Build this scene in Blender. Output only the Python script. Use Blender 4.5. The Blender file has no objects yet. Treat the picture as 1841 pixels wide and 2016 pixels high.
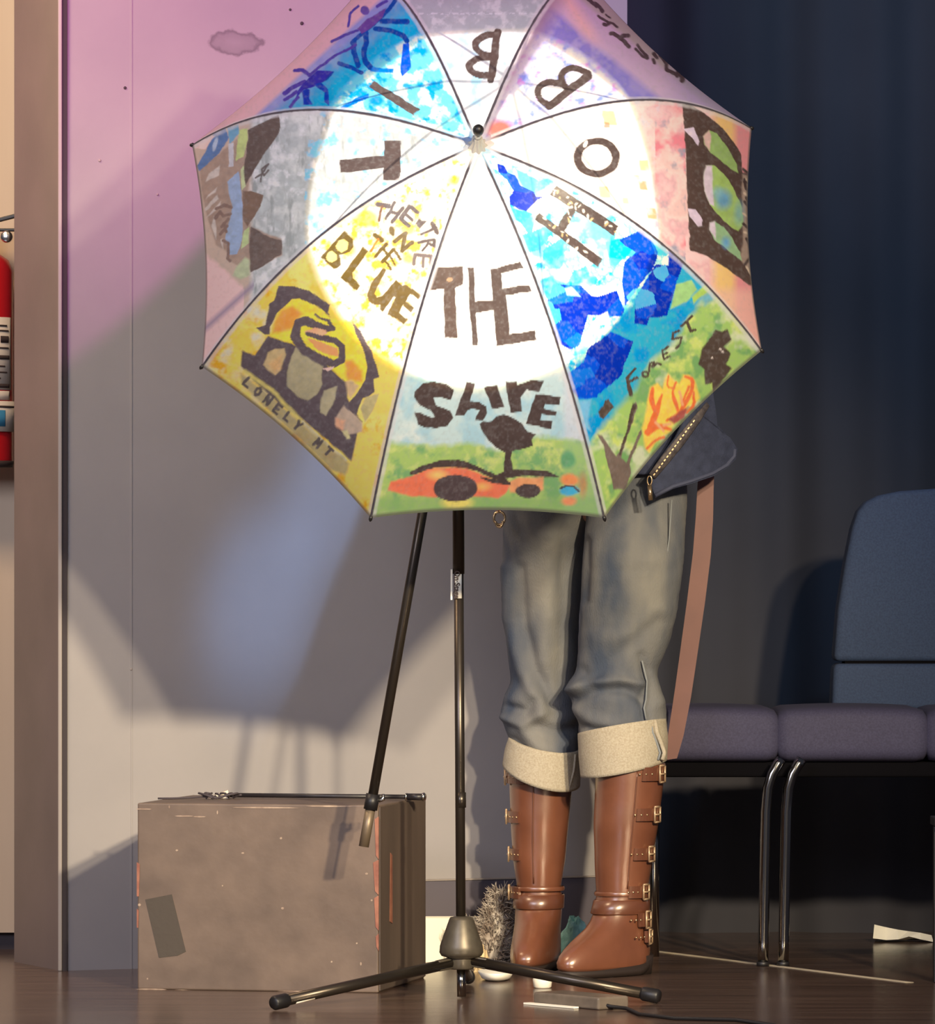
import bpy, bmesh, math, random
import numpy as np
from mathutils import Vector, Matrix

# ------------------------------------------------------------------ camera, world, lights
SC = bpy.context.scene
COL = SC.collection
ADDED_LAMP_W = 44.0
F, CX, HZ, CZ = 11000.0, 920.5, 1140.0, 0.75      # focal length in px of the 1841x2016 frame, level camera

def W(px, py, d):
    """point at distance d in front of the camera that the photograph shows at (px, py)"""
    return Vector(((px - CX) * d / F, d - 10.0, CZ + (HZ - py) * d / F))

cd = bpy.data.cameras.new('camera')
cam = bpy.data.objects.new('camera', cd); COL.objects.link(cam)
cam.location = (0, -10, CZ); cam.rotation_euler = (math.pi / 2, 0, 0)
cd.sensor_fit = 'VERTICAL'; cd.sensor_height = 24.0; cd.sensor_width = 24.0
cd.lens = 24.0 * F / 2016.0
cd.shift_y = (HZ - 1008.0) / 2016.0
cd.clip_end = 60
SC.camera = cam
SC.view_settings.view_transform = 'Standard'
SC.view_settings.look = 'None'
SC.view_settings.gamma = 1.0
SC.view_settings.use_curve_mapping = False
SC.view_settings.exposure = 0.0

wd = bpy.data.worlds.new('World'); SC.world = wd; wd.use_nodes = True
wd.node_tree.nodes['Background'].inputs[0].default_value = (0.62, 0.66, 0.90, 1)
wd.node_tree.nodes['Background'].inputs[1].default_value = 0.10

def light(name, kind, loc, aim, power, col, size=0.1, angle=40, blend=0.3, sx=1.0):
    L = bpy.data.lights.new(name, kind); L.energy = power; L.color = col
    if kind == 'SPOT':
        L.spot_size = math.radians(angle); L.spot_blend = blend; L.shadow_soft_size = size
    else:
        L.shape = 'RECTANGLE'; L.size = size; L.size_y = sx
    o = bpy.data.objects.new(name, L); COL.objects.link(o); o.location = loc
    o.rotation_euler = (Vector(aim) - Vector(loc)).to_track_quat('-Z', 'Y').to_euler()
    o['kind'] = 'helper'
    return o

light('warm_key_spot', 'SPOT', (2.11, -6.09, 2.545), (0.02, 0.3, 0.50), 2050, (1.0, 0.83, 0.57), 0.11, 25, 1.0)
light('second_warm_spot', 'SPOT', (1.574, -6.09, 2.545), (0.02, 0.4, 0.50), 1000, (1.0, 0.84, 0.60), 0.08, 25, 1.0)
light('magenta_spot', 'SPOT', (1.3, -5.2, 3.6), (-0.50, 0.8, 2.15), 1500, (1.0, 0.20, 0.74), 0.12, 22, 1.0)
light('blue_beam_spot', 'SPOT', (0.72, -0.6, 2.9), (-0.40, 0.86, 0.70), 330, (0.30, 0.52, 1.0), 0.05, 6.5, 1.0)
light('added_blue_streak_spot', 'SPOT', (0.72, -0.6, 2.9), (-0.25, 0.92, 0.93), 260, (0.30, 0.52, 1.0), 0.05, 6.5, 1.0)  # added from the same point to stretch the blue streak on the wall
light('blue_wash_spot', 'SPOT', (2.6, -3.0, 4.2), (0.75, 1.85, 1.9), 560, (0.36, 0.62, 1.0), 0.2, 34, 0.9)
light('cool_fill_area', 'AREA', (-2.4, -5.6, 2.6), (-0.2, 0.3, 0.9), 190, (0.80, 0.82, 1.0), 2.2, sx=1.6)
light('corridor_lamp', 'AREA', (-1.35, -0.2, 2.3), (-1.15, 1.3, 1.0), 24, (1.0, 0.74, 0.48), 0.4, sx=0.4)

# ------------------------------------------------------------------ materials
def s2l(c):
    c = np.asarray(c, float) / 255.0
    return np.where(c <= 0.04045, c / 12.92, ((c + 0.055) / 1.055) ** 2.4)

def mat(name, rgb, rough=0.6, metal=0.0, noise=0.0, nscale=30.0, bump=0.0, bscale=200.0, rgb2=None, spec=0.5, stretch=(1, 1, 1), detail=5):
    m = bpy.data.materials.new(name); m.use_nodes = True
    nt = m.node_tree; b = nt.nodes['Principled BSDF']
    b.inputs['Roughness'].default_value = rough; b.inputs['Metallic'].default_value = metal
    b.inputs['Specular IOR Level'].default_value = spec
    c = tuple(s2l(rgb)) + (1,)
    b.inputs['Base Color'].default_value = c
    tc = nt.nodes.new('ShaderNodeTexCoord'); mp = nt.nodes.new('ShaderNodeMapping')
    mp.inputs['Scale'].default_value = stretch
    nt.links.new(tc.outputs['Object'], mp.inputs['Vector'])
    if noise or rgb2 is not None:
        n = nt.nodes.new('ShaderNodeTexNoise'); n.inputs['Scale'].default_value = nscale; n.inputs['Detail'].default_value = detail
        nt.links.new(mp.outputs['Vector'], n.inputs['Vector'])
        r = nt.nodes.new('ShaderNodeValToRGB')
        c2 = tuple(s2l(rgb2)) + (1,) if rgb2 is not None else tuple(min(1, x * (1 + noise)) for x in c[:3]) + (1,)
        c1 = c if rgb2 is not None else tuple(x * (1 - noise) for x in c[:3]) + (1,)
        r.color_ramp.elements[0].position = 0.34; r.color_ramp.elements[0].color = c1
        r.color_ramp.elements[1].position = 0.66; r.color_ramp.elements[1].color = c2
        nt.links.new(n.outputs['Fac'], r.inputs['Fac']); nt.links.new(r.outputs['Color'], b.inputs['Base Color'])
    if bump:
        n2 = nt.nodes.new('ShaderNodeTexNoise'); n2.inputs['Scale'].default_value = bscale; n2.inputs['Detail'].default_value = 4
        nt.links.new(mp.outputs['Vector'], n2.inputs['Vector'])
        bp = nt.nodes.new('ShaderNodeBump'); bp.inputs['Strength'].default_value = bump; bp.inputs['Distance'].default_value = 0.004
        nt.links.new(n2.outputs['Fac'], bp.inputs['Height']); nt.links.new(bp.outputs['Normal'], b.inputs['Normal'])
    return m

def ellipse_mark(m, centre, radii, dark, ring=True):
    """a scuff of its own shape on a wall: darkens the base colour inside an ellipse (object coordinates)"""
    nt = m.node_tree; b = nt.nodes['Principled BSDF']
    tc = nt.nodes.new('ShaderNodeTexCoord')
    mp = nt.nodes.new('ShaderNodeMapping'); mp.vector_type = 'POINT'
    mp.inputs['Location'].default_value = (-centre[0] / radii[0], 0, -centre[1] / radii[1])
    mp.inputs['Scale'].default_value = (1 / radii[0], 0, 1 / radii[1])
    nt.links.new(tc.outputs['Object'], mp.inputs['Vector'])
    nz = nt.nodes.new('ShaderNodeTexNoise'); nz.inputs['Scale'].default_value = 45; nz.inputs['Detail'].default_value = 4
    nt.links.new(tc.outputs['Object'], nz.inputs['Vector'])
    ln = nt.nodes.new('ShaderNodeVectorMath'); ln.operation = 'LENGTH'
    nt.links.new(mp.outputs['Vector'], ln.inputs[0])
    ad = nt.nodes.new('ShaderNodeMath'); ad.operation = 'MULTIPLY_ADD'; ad.inputs[1].default_value = 0.9; ad.inputs[2].default_value = -0.45
    nt.links.new(nz.outputs['Fac'], ad.inputs[0])
    sm = nt.nodes.new('ShaderNodeMath'); sm.operation = 'ADD'
    nt.links.new(ln.outputs['Value'], sm.inputs[0]); nt.links.new(ad.outputs[0], sm.inputs[1])
    r = nt.nodes.new('ShaderNodeValToRGB'); e = r.color_ramp.elements
    e[0].position = 0.0; e[0].color = (0.35 if ring else 1,) * 3 + (1,)
    e[1].position = 1.0; e[1].color = (0, 0, 0, 1)
    x = r.color_ramp.elements.new(0.62); x.color = (0.55,) * 3 + (1,)
    x = r.color_ramp.elements.new(0.82); x.color = (1,) * 3 + (1,)
    nt.links.new(sm.outputs[0], r.inputs['Fac'])
    mx = nt.nodes.new('ShaderNodeMix'); mx.data_type = 'RGBA'
    src = b.inputs['Base Color'].links[0].from_socket
    ml = nt.nodes.new('ShaderNodeMath'); ml.operation = 'MULTIPLY'; ml.inputs[1].default_value = dark
    nt.links.new(r.outputs['Color'], ml.inputs[0])
    nt.links.new(ml.outputs[0], mx.inputs['Factor']); nt.links.new(src, mx.inputs[6])
    mx.inputs[7].default_value = tuple(s2l((60, 50, 58))) + (1,)
    nt.links.new(mx.outputs[2], b.inputs['Base Color'])

# ------------------------------------------------------------------ mesh helpers
def put(o, parent):
    if parent is not None:
        o.parent = parent
        if parent.parent is None and parent.type == 'EMPTY':
            o.location = -Vector(parent.location)

def mesh(name, V, Fc, m, parent=None, smooth=True, bevel=0, sub=0):
    me = bpy.data.meshes.new(name)
    me.from_pydata([tuple(v) for v in V], [], [tuple(f) for f in Fc]); me.update()
    bm = bmesh.new(); bm.from_mesh(me); bmesh.ops.recalc_face_normals(bm, faces=bm.faces); bm.to_mesh(me); bm.free()
    o = bpy.data.objects.new(name, me); COL.objects.link(o)
    if m is not None: me.materials.append(m)
    if smooth: me.polygons.foreach_set('use_smooth', [True] * len(me.polygons))
    put(o, parent)
    if bevel:
        b = o.modifiers.new('b', 'BEVEL'); b.width = bevel; b.segments = 3; b.limit_method = 'ANGLE'; b.angle_limit = 0.7
        if not smooth: me.polygons.foreach_set('use_smooth', [False] * len(me.polygons))
    if sub:
        s = o.modifiers.new('s', 'SUBSURF'); s.levels = sub; s.render_levels = sub
    return o

class G:
    """collects shapes into one mesh"""
    def __init__(s): s.v = []; s.f = []
    def add(s, V, Fc):
        n = len(s.v); s.v += [Vector(v) for v in V]; s.f += [tuple(i + n for i in f) for f in Fc]; return s
    def box(s, c, size, rz=0, R=None):
        R = R if R is not None else Matrix.Rotation(rz, 3, 'Z'); h = [x / 2 for x in size]
        V = [Vector(c) + R @ Vector((x * h[0], y * h[1], z * h[2])) for z in (-1, 1) for y in (-1, 1) for x in (-1, 1)]
        return s.add(V, [(0, 2, 3, 1), (4, 5, 7, 6), (0, 1, 5, 4), (2, 6, 7, 3), (0, 4, 6, 2), (1, 3, 7, 5)])
    def tube(s, pts, r, n=12, cap=True, flat=1.0):
        pts = [Vector(p) for p in pts]; rr = r if isinstance(r, (list, tuple)) else [r] * len(pts)
        V = []; prev = None
        for i, p in enumerate(pts):
            t = (pts[min(i + 1, len(pts) - 1)] - pts[max(i - 1, 0)]).normalized()
            if prev is None: prev = t.orthogonal().normalized()
            u = (prev - t * prev.dot(t)).normalized(); prev = u; w = t.cross(u)
            V += [p + (u * math.cos(a) + w * math.sin(a) * flat) * rr[i] for a in (2 * math.pi * k / n for k in range(n))]
        Fc = [(i * n + k, i * n + (k + 1) % n, (i + 1) * n + (k + 1) % n, (i + 1) * n + k) for i in range(len(pts) - 1) for k in range(n)]
        if cap: Fc += [tuple(range(n))[::-1], tuple(range((len(pts) - 1) * n, len(pts) * n))]
        return s.add(V, Fc)
    def lathe(s, o, axis, prof, n=32):
        axis = Vector(axis).normalized(); u = axis.orthogonal().normalized(); w = axis.cross(u)
        V = []; o = Vector(o)
        for h, r in prof:
            V += [o + axis * h + (u * math.cos(a) + w * math.sin(a)) * max(r, 1e-5) for a in (2 * math.pi * k / n for k in range(n))]
        m = len(prof)
        Fc = [(i * n + k, i * n + (k + 1) % n, (i + 1) * n + (k + 1) % n, (i + 1) * n + k) for i in range(m - 1) for k in range(n)]
        Fc += [tuple(range(n))[::-1], tuple(range((m - 1) * n, m * n))]
        return s.add(V, Fc)
    def prism(s, poly, off):
        """polygon (3D points) given thickness by the vector off"""
        n = len(poly); off = Vector(off)
        V = [Vector(p) for p in poly] + [Vector(p) + off for p in poly]
        return s.add(V, [tuple(range(n))[::-1], tuple(range(n, 2 * n))] + [(i, (i + 1) % n, n + (i + 1) % n, n + i) for i in range(n)])
    def rings(s, R, cap=True):
        n = len(R[0]); V = [p for r in R for p in r]
        Fc = [(i * n + k, i * n + (k + 1) % n, (i + 1) * n + (k + 1) % n, (i + 1) * n + k) for i in range(len(R) - 1) for k in range(n)]
        if cap: Fc += [tuple(range(n))[::-1], tuple(range((len(R) - 1) * n, len(R) * n))]
        return s.add(V, Fc)
    def build(s, name, m, parent=None, **k): return mesh(name, s.v, s.f, m, parent, **k)

def thing(name, label, cat, loc=(0, 0, 0), group=None):
    o = bpy.data.objects.new(name, None); COL.objects.link(o); o.location = loc
    o.empty_display_size = 0.05; o['label'] = label; o['category'] = cat
    if group: o['group'] = group
    return o

def tag(o, label, cat, group=None):
    o['label'] = label; o['category'] = cat
    if group: o['group'] = group
    return o

def struct(o): o['kind'] = 'structure'; return o

def hashn(ix, iy, seed):
    h = (ix.astype(np.int64) * 374761393 + iy.astype(np.int64) * 668265263 + seed * 974634777) & 0x7fffffff
    h = ((h ^ (h >> 13)) * 1274126177) & 0x7fffffff
    return ((h ^ (h >> 16)) & 0xffff) / 65535.0

def vnoise(x, y, seed=0):
    ix, iy = np.floor(x), np.floor(y); fx, fy = x - ix, y - iy
    fx = fx * fx * (3 - 2 * fx); fy = fy * fy * (3 - 2 * fy)
    a, b, c, d = hashn(ix, iy, seed), hashn(ix + 1, iy, seed), hashn(ix, iy + 1, seed), hashn(ix + 1, iy + 1, seed)
    return (a * (1 - fx) + b * fx) * (1 - fy) + (c * (1 - fx) + d * fx) * fy

def fbm(x, y, size, seed=0, octv=4):
    s = 0; a = 1; t = 0; f = 1.0 / size
    for k in range(octv):
        s = s + a * vnoise(x * f + 17.3 * k, y * f + 9.1 * k, seed + k); t += a; a *= 0.55; f *= 2.03
    return s / t

# ------------------------------------------------------------------ the setting
M_wall = mat('grey_wall_paint', (149, 144, 143), 0.75, nscale=3.5, rgb2=(157, 151, 149), bump=0.06, bscale=60)
M_post = mat('grey_post_paint', (122, 108, 102), 0.6, nscale=5, rgb2=(132, 116, 110), bump=0.05, bscale=60)
M_bead = mat('corner_bead', (150, 140, 133), 0.4)
M_groove = mat('corner_groove', (62, 54, 56), 0.8)
M_beige = mat('beige_corridor_wall', (205, 180, 150), 0.6, nscale=2, rgb2=(214, 190, 160), stretch=(6, 1, 0.6))
M_curtain = mat('black_drape', (60, 59, 64), 0.95, nscale=2, rgb2=(66, 65, 70), spec=0.1)
M_base = mat('dark_baseboard', (92, 86, 96), 0.5)
M_floor = mat('dark_stage_floor', (74, 58, 50), 0.2, nscale=9, rgb2=(100, 80, 70), bump=0.10, bscale=26, stretch=(0.25, 3.0, 1), spec=0.6)

wa, wb = W(132, 1912, 10.70), W(1235, 1880, 11.16)
g = G().add([(-3, -1.6, 0), (3.2, -1.6, 0), (3.2, 3.0, 0), (-3, 3.0, 0), (-3, -1.6, -.3), (3.2, -1.6, -.3), (3.2, 3.0, -.3), (-3, 3.0, -.3)],
            [(0, 1, 2, 3), (7, 6, 5, 4), (0, 4, 5, 1), (1, 5, 6, 2), (2, 6, 7, 3), (3, 7, 4, 0)])
struct(g.build('floor', M_floor, smooth=False))
HW = 3.4
a2, b2 = Vector((wa.x, wa.y, 0)), Vector((wb.x, wb.y, 0))
wdir = (b2 - a2).normalized(); wn = Vector((-wdir.y, wdir.x, 0))
if wn.y < 0: wn = -wn
wall = struct(G().prism([a2, b2, b2 + wn * 0.12, a2 + wn * 0.12], (0, 0, HW)).build('wall_back', M_wall, smooth=False))
sm = W(465, 86, 10.85)
ellipse_mark(M_wall, (sm.x, sm.z), (0.055, 0.026), 0.6)
s2 = W(462, 1490, 10.85); 
# panel joint in the wall: a shallow raised batten strip, and small plugs
t0 = a2.lerp(b2, (W(257, 1500, 10.75).x - a2.x) / (b2.x - a2.x))
struct(G().prism([t0 - wn * .0012, t0 + wdir * 0.003 - wn * .0012, t0 + wdir * 0.003, t0], (0, 0, HW)).build('trim_4', M_wall, smooth=False))
for (px, py, r) in ((594, 46, .0035), (571, 19, .0025), (246, 173, .003), (196, 316, .0028), (258, 1318, .0022), (310, 383, .002)):
    q = (px - CX) / F
    # where the view line meets the wall plane
    tt = ((a2.y + 10) - 0) ; k = (a2 - Vector((0, -10, 0))).dot(wn) / Vector((q, 1, 0)).dot(wn)
    p = W(px, py, k)
    o = G().lathe(p, -wn, [(-.001, r), (.0015, r), (.002, r * .6)], 12).build('wall_plug', M_groove if py < 60 or py == 173 else M_bead, wall)

# baseboard that starts behind the box
tb = a2.lerp(b2, 0.52)
struct(G().prism([tb - wn * .014, b2 - wn * .014, b2 - wn * 0.001, tb - wn * .001], (0, 0, .157)).build('baseboard_back', M_base, smooth=False))
struct(G().prism([tb - wn * .017 + Vector((0, 0, .157)), b2 - wn * .017 + Vector((0, 0, .157)), b2 - wn * .001 + Vector((0, 0, .157)), tb - wn * .001 + Vector((0, 0, .157))], (0, 0, .0025)).build('trim_3', M_bead, smooth=False))

# post / return at the left
pa, pb = W(120, 1910, 10.69), W(28, 1893, 10.95)
pa.z = pb.z = 0
struct(G().prism([pa, pb, pb + Vector((0.0, .12, 0)), a2 + wn * 0.12, a2 + wn * .004], (0, 0, HW)).build('wall_left', M_post, smooth=False))
q0 = W(114, 1910, 10.685); q0.z = 0; q1 = W(122, 1910, 10.685); q1.z = 0; q2 = W(132, 1910, 10.69); q2.z = 0
struct(G().prism([q0, q1, q1 + Vector((0, .02, 0)), q0 + Vector((0, .02, 0))], (0, 0, HW)).build('trim_1', M_bead, smooth=False, bevel=.002))
struct(G().prism([q1 + Vector((0, .004, 0)), q2 + Vector((0, .004, 0)), q2 + Vector((0, .03, 0)), q1 + Vector((0, .03, 0))], (0, 0, HW)).build('trim_2', M_groove, smooth=False))

# corridor wall beyond the post
c0 = W(-2000, 1870, 11.3); c1 = W(120, 1870, 11.3)
struct(G().prism([(c0.x, c0.y, .035), (c1.x, c1.y, .035), (c1.x, c1.y + .08, .035), (c0.x, c0.y + .08, .035)], (0, 0, HW)).build('wall_corridor', M_beige, smooth=False))
struct(G().prism([(c0.x, c0.y + .02, 0), (c1.x, c1.y + .02, 0), (c1.x, c1.y + .08, 0), (c0.x, c0.y + .08, 0)], (0, 0, .035)).build('baseboard_corridor', M_groove, smooth=False))

# black drape at the right, hung in soft folds
n = 320; R0 = []; R1 = []; V = []
xs = np.linspace(-0.75, 3.1, n)
for z in (0.0, HW):
    for x in xs: V.append((x, 1.86 + .018 * math.sin(x * 21) + .010 * math.sin(x * 47 + 1), z))
for z in (HW, 0.0):
    for x in xs: V.append((x, 1.88 + .018 * math.sin(x * 21) + .010 * math.sin(x * 47 + 1), z))
Fc = [(i, i + 1, n + i + 1, n + i) for i in range(n - 1)] + [(n + i, n + i + 1, 2 * n + i + 1, 2 * n + i) for i in range(n - 1)] + \
     [(2 * n + i, 2 * n + i + 1, 3 * n + i + 1, 3 * n + i) for i in range(n - 1)]
tag(mesh('stage_curtain', V, Fc, M_curtain), 'black drape hanging behind the dark sofa', 'curtain')

# thin pale tape line on the floor
M_tape = mat('pale_tape', (205, 190, 165), 0.5)
ta, tb2 = W(1285, 1873.5, 8260 / 733.5), W(1790, 1936, 8260 / 796.)
ta.z = tb2.z = 0.0004
dd = (tb2 - ta).normalized(); nn = Vector((-dd.y, dd.x, 0)) * .010
tag(G().prism([ta - nn, tb2 - nn, tb2 + nn, ta + nn], (0, 0, .0006)).build('floor_tape', M_tape, smooth=False), 'thin pale strip of tape running across the floor under the sofa', 'tape')

# ------------------------------------------------------------------ fire extinguisher in the corridor
M_red = mat('red_enamel', (190, 28, 34), 0.3)
M_black = mat('black_plastic', (28, 26, 27), 0.45)
M_chrome = mat('bright_metal', (205, 200, 190), 0.2, 1.0)
M_white = mat('white_print', (225, 210, 190), 0.6)
M_blue = mat('blue_print', (60, 130, 165), 0.6)
M_ink = mat('dark_ink', (70, 55, 50), 0.7)
ec = W(-36, 900, 11.18)
E = thing('fire_extinguisher', 'red fire extinguisher hanging on the beige wall at the left edge', 'fire extinguisher', (ec.x, ec.y, W(0, 918, 11.18).z))
zb, zt = W(0, 918, 11.18).z, W(0, 505, 11.18).z
r = .0635
G().lathe((ec.x, ec.y, zb), (0, 0, 1), [(0, r * .9), (.006, r), (.014, r), (zt - zb - .03, r), (zt - zb - .008, r * .85), (zt - zb + .01, r * .45), (zt - zb + .02, .02)], 40).build('tank', M_red, E)
G().lathe((ec.x, ec.y, zb - .002), (0, 0, 1), [(0, r * .97), (.012, r * 1.02), (.013, r * .98)], 40).build('base_ring', M_ink, E)
vz = zt + .018
G().lathe((ec.x, ec.y, vz), (0, 0, 1), [(0, .021), (.03, .021), (.032, .014), (.05, .014)], 20).build('valve', M_chrome, E)
G().box((ec.x + .035, ec.y, vz + .055), (.11, .016, .008), R=Matrix.Rotation(-.25, 3, 'Y')).box((ec.x + .035, ec.y, vz + .035), (.10, .014, .006)).build('handle', M_black, E, bevel=.002, smooth=False)
G().lathe((ec.x + .052, ec.y - .02, vz + .02), (0, -1, 0), [(0, .012), (.01, .012), (.012, .009)], 20).build('gauge', M_chrome, E)
G().tube([(ec.x - .02, ec.y, vz + .02), (ec.x - .06, ec.y - .02, vz + .02), (ec.x - .08, ec.y - .03, vz - .05), (ec.x - .075, ec.y - .03, vz - .2)], .009, 10).build('hose', M_black, E)
def wrap(name, z0, z1, a0, a1, m, rr, par, cx=ec.x, cy=ec.y, n=24):
    V = []
    for z in (z0, z1):
        for k in range(n + 1):
            a = math.radians(a0 + (a1 - a0) * k / n); V.append((cx + rr * math.sin(a), cy - rr * math.cos(a), z))
    Fc = [(k, k + 1, n + 2 + k, n + 1 + k) for k in range(n)]
    o = mesh(name, V, Fc, m, par); s = o.modifiers.new('s', 'SOLIDIFY'); s.thickness = .0006
    return o
zz = lambda py: W(0, py, 11.15).z
lb = wrap('paper_label', zz(768), zz(625), -60, 70, M_white, r + .0008, E)
lb['label'] = 'white instruction label with dark text bars'
for (y0, y1, a0, a1) in ((700, 708, 0, 62), (756, 764, 0, 62), (640, 643, 5, 55), (650, 653, 5, 60), (662, 675, 40, 60), (684, 687, 10, 60), (720, 723, 5, 50), (732, 735, 5, 55), (744, 747, 5, 40)):
    wrap('text_line', zz(y1), zz(y0), a0, a1, M_ink, r + .0014, lb)
wrap('ring_label', zz(788), zz(770), -60, 66, M_white, r + .0008, E)
tg = wrap('inspection_tag', zz(850), zz(790), 20, 84, M_white, r + .004, E)
tg['label'] = 'white inspection tag with a blue panel'
wrap('tag_print', zz(840), zz(808), 32, 48, M_blue, r + .0048, tg)
wrap('tag_line', zz(803), zz(799), 35, 75, M_ink, r + .0048, tg)

# ------------------------------------------------------------------ black plywood box
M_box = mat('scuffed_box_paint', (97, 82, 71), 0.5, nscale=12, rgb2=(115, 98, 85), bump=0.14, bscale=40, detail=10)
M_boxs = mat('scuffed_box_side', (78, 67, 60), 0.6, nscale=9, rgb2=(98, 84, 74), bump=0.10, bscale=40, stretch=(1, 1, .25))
M_wear = mat('bare_worn_wood', (158, 104, 82), 0.6, nscale=40, rgb2=(128, 76, 62))
M_pale = mat('pale_chips', (178, 156, 136), 0.6, nscale=60, rgb2=(140, 118, 102))
M_gaff = mat('black_gaffer_tape', (74, 66, 58), 0.75, bump=.15, bscale=90)
fr = W(745, 1956, 8260 / 816.); fr.z = 0
th = math.radians(12)
ux, uy = Vector((math.cos(th), -math.sin(th), 0)), Vector((math.sin(th), math.cos(th), 0))
BWd, BD, BH = .452, .39, .3405
fl = fr - ux * BWd
B = thing('equipment_box', 'scuffed black plywood box with dark tape on its front', 'box', (fl + ux * .22 + uy * .19))
G().prism([fl, fr, fr + uy * BD, fl + uy * BD], (0, 0, BH)).build('box_body', M_box, B, smooth=False, bevel=.003)
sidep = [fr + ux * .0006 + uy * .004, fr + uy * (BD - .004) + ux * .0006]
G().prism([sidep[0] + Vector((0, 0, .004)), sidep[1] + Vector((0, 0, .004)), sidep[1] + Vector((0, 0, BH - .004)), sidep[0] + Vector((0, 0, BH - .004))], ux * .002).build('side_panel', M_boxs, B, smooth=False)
def onfront(u, z, off=.0008): return fl + ux * u - uy * off + Vector((0, 0, z))
def fpix(px, py):   # front face coordinates of a point seen on it
    u = (px - 272) / (745 - 272) * BWd; z = BH * (1 - (py - 1583) / (1952 - 1583)); return u, z
def fpoly(pts, off, th_=.0006):
    return G().prism([onfront(*fpix(*p), off=.0002) for p in pts], -uy * th_)
fpoly([(288, 1774), (340, 1763), (368, 1876), (352, 1884), (315, 1889)], .001, .0009).build('gaffer_tape', M_gaff, B, smooth=False)
ch = G(); rnd = random.Random(4)
for (x, y, w_, h_) in ((365, 1608, 34, 3), (395, 1609, 22, 3), (430, 1600, 4, 12), (285, 1595, 30, 3), (520, 1590, 120, 3), (650, 1586, 90, 3), (300, 1952, 60, 4), (360, 1953, 40, 3), (460, 1954, 60, 3), (600, 1951, 90, 2), (480, 1680, 8, 5), (555, 1650, 7, 7), (350, 1676, 8, 5), (440, 1745, 4, 4), (711, 1895, 5, 9), (722, 1718, 9, 6), (732, 1770, 6, 6), (703, 1855, 5, 5), (654, 1892, 5, 5), (335, 1590, 4, 9), (292, 1931, 5, 5), (558, 1788, 9, 7), (276, 1785, 9, 8)):
    p = [(x + w_ * (.30 if w_ < 12 else .5) * math.cos(a) * (1 + .2 * rnd.random()), y + h_ * (.30 if w_ < 12 else .42) * math.sin(a) * (1 + .3 * rnd.random())) for a in (k * math.pi / 4 for k in range(8))]
    ch.prism([onfront(*fpix(*q), off=.0002) for q in p[::-1]], -uy * .0005)
o = ch.build('paint_chips', M_pale, B, smooth=False); o['kind'] = 'stuff'
er = G()
for (y0, y1, w_) in ((1605, 1690, 6), (1690, 1760, 9), (1760, 1830, 7), (1835, 1870, 4)):
    er.prism([onfront(*fpix(744 - w_, y0 + 6)), onfront(*fpix(746, y0)), onfront(*fpix(746, y1)), onfront(*fpix(744 - w_ * .6, y1 - 8))], -uy * .0007)
er.build('worn_edge', M_wear, B, smooth=False)
el = G()
for (y0, y1, w_) in ((1700, 1768, 5), (1792, 1830, 3)):
    el.prism([onfront(*fpix(271, y0)), onfront(*fpix(272 + w_, y0 + 4)), onfront(*fpix(272 + w_ * .7, y1)), onfront(*fpix(271, y1))], -uy * .0007)
el.build('worn_edge', M_wear, B, smooth=False)
s0 = fr + ux * .003 + uy * (BD * .20)
G().prism([s0 + Vector((0, 0, .125)), s0 + uy * .022 + Vector((0, 0, .12)), s0 + uy * .02 + Vector((0, 0, .245)), s0 + uy * .006 + Vector((0, 0, .25))], ux * .0008).build('worn_edge', M_wear, B, smooth=False)

# thin black rod and a tangle of cord on the box
M_rod = mat('black_rod', (40, 36, 38), 0.4)
R_ = thing('thin_black_rod', 'thin black metal rod lying along the back of the box top', 'rod', W(640, 1573, 10.36))
rz = BH + .0062
ra, rb = W(424, 1572, 10.44), W(834, 1574, 10.34); ra.z = rz; rb.z = rz
G().tube([ra, rb], .0042, 12).build('shaft', M_rod, R_)
G().tube([rb - (rb - ra).normalized() * .03, rb], .0065, 12).build('end_sleeve', M_rod, R_)
G().lathe(rb - (rb - ra).normalized() * .002, (rb - ra), [(0, .0075), (.003, .0085), (.006, .0055)], 16).build('end_cap', M_chrome, R_)
G().lathe(rb - (rb - ra).normalized() * .034, (rb - ra), [(0, .007), (.003, .007)], 16).build('end_cap', M_chrome, R_)
M_cord = mat('dull_cord', (66, 58, 62), 0.7)
cc = G(); rnd = random.Random(9)
for k in range(5):
    pts = []
    x0 = -.505 + .012 * k + .01
    for i in range(26):
        t = i / 25 * math.pi * 2.2
        pts.append((x0 + .010 * math.cos(t + k) + .0016 * i * (.3 + .1 * k), .38 + .014 * math.sin(t * .8 + k), BH + .0025 + .009 * abs(math.sin(t * .5 + k * .9))))
    cc.tube(pts, .002, 8)
cc.tube([(-.575, .375, BH + .0021), (-.55, .38, BH + .0021), (-.52, .385, BH + .003), (-.48, .38, BH + .006)], .0018, 8)
tag(cc.build('cord_tangle', M_cord), 'small tangle of dark cord at the left end of the box top', 'cord')
cr = G(); rnd = random.Random(3)
base = Vector((-.462, .40, BH))
cr.prism([base + Vector((-.018, 0, .001)), base + Vector((.016, 0, .001)), base + Vector((.012, 0, .014)), base + Vector((.002, 0, .010)), base + Vector((-.004, 0, .008))], (0, .012, .002))
cr.prism([base + Vector((.002, -.004, .001)), base + Vector((.02, -.004, .001)), base + Vector((.016, -.002, .017)), base + Vector((.007, -.002, .012))], (0, .008, -.001))
tag(cr.build('crumpled_foil', M_white, smooth=False), 'tiny crumpled white scrap lying beside the dark cord', 'scrap')

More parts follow.
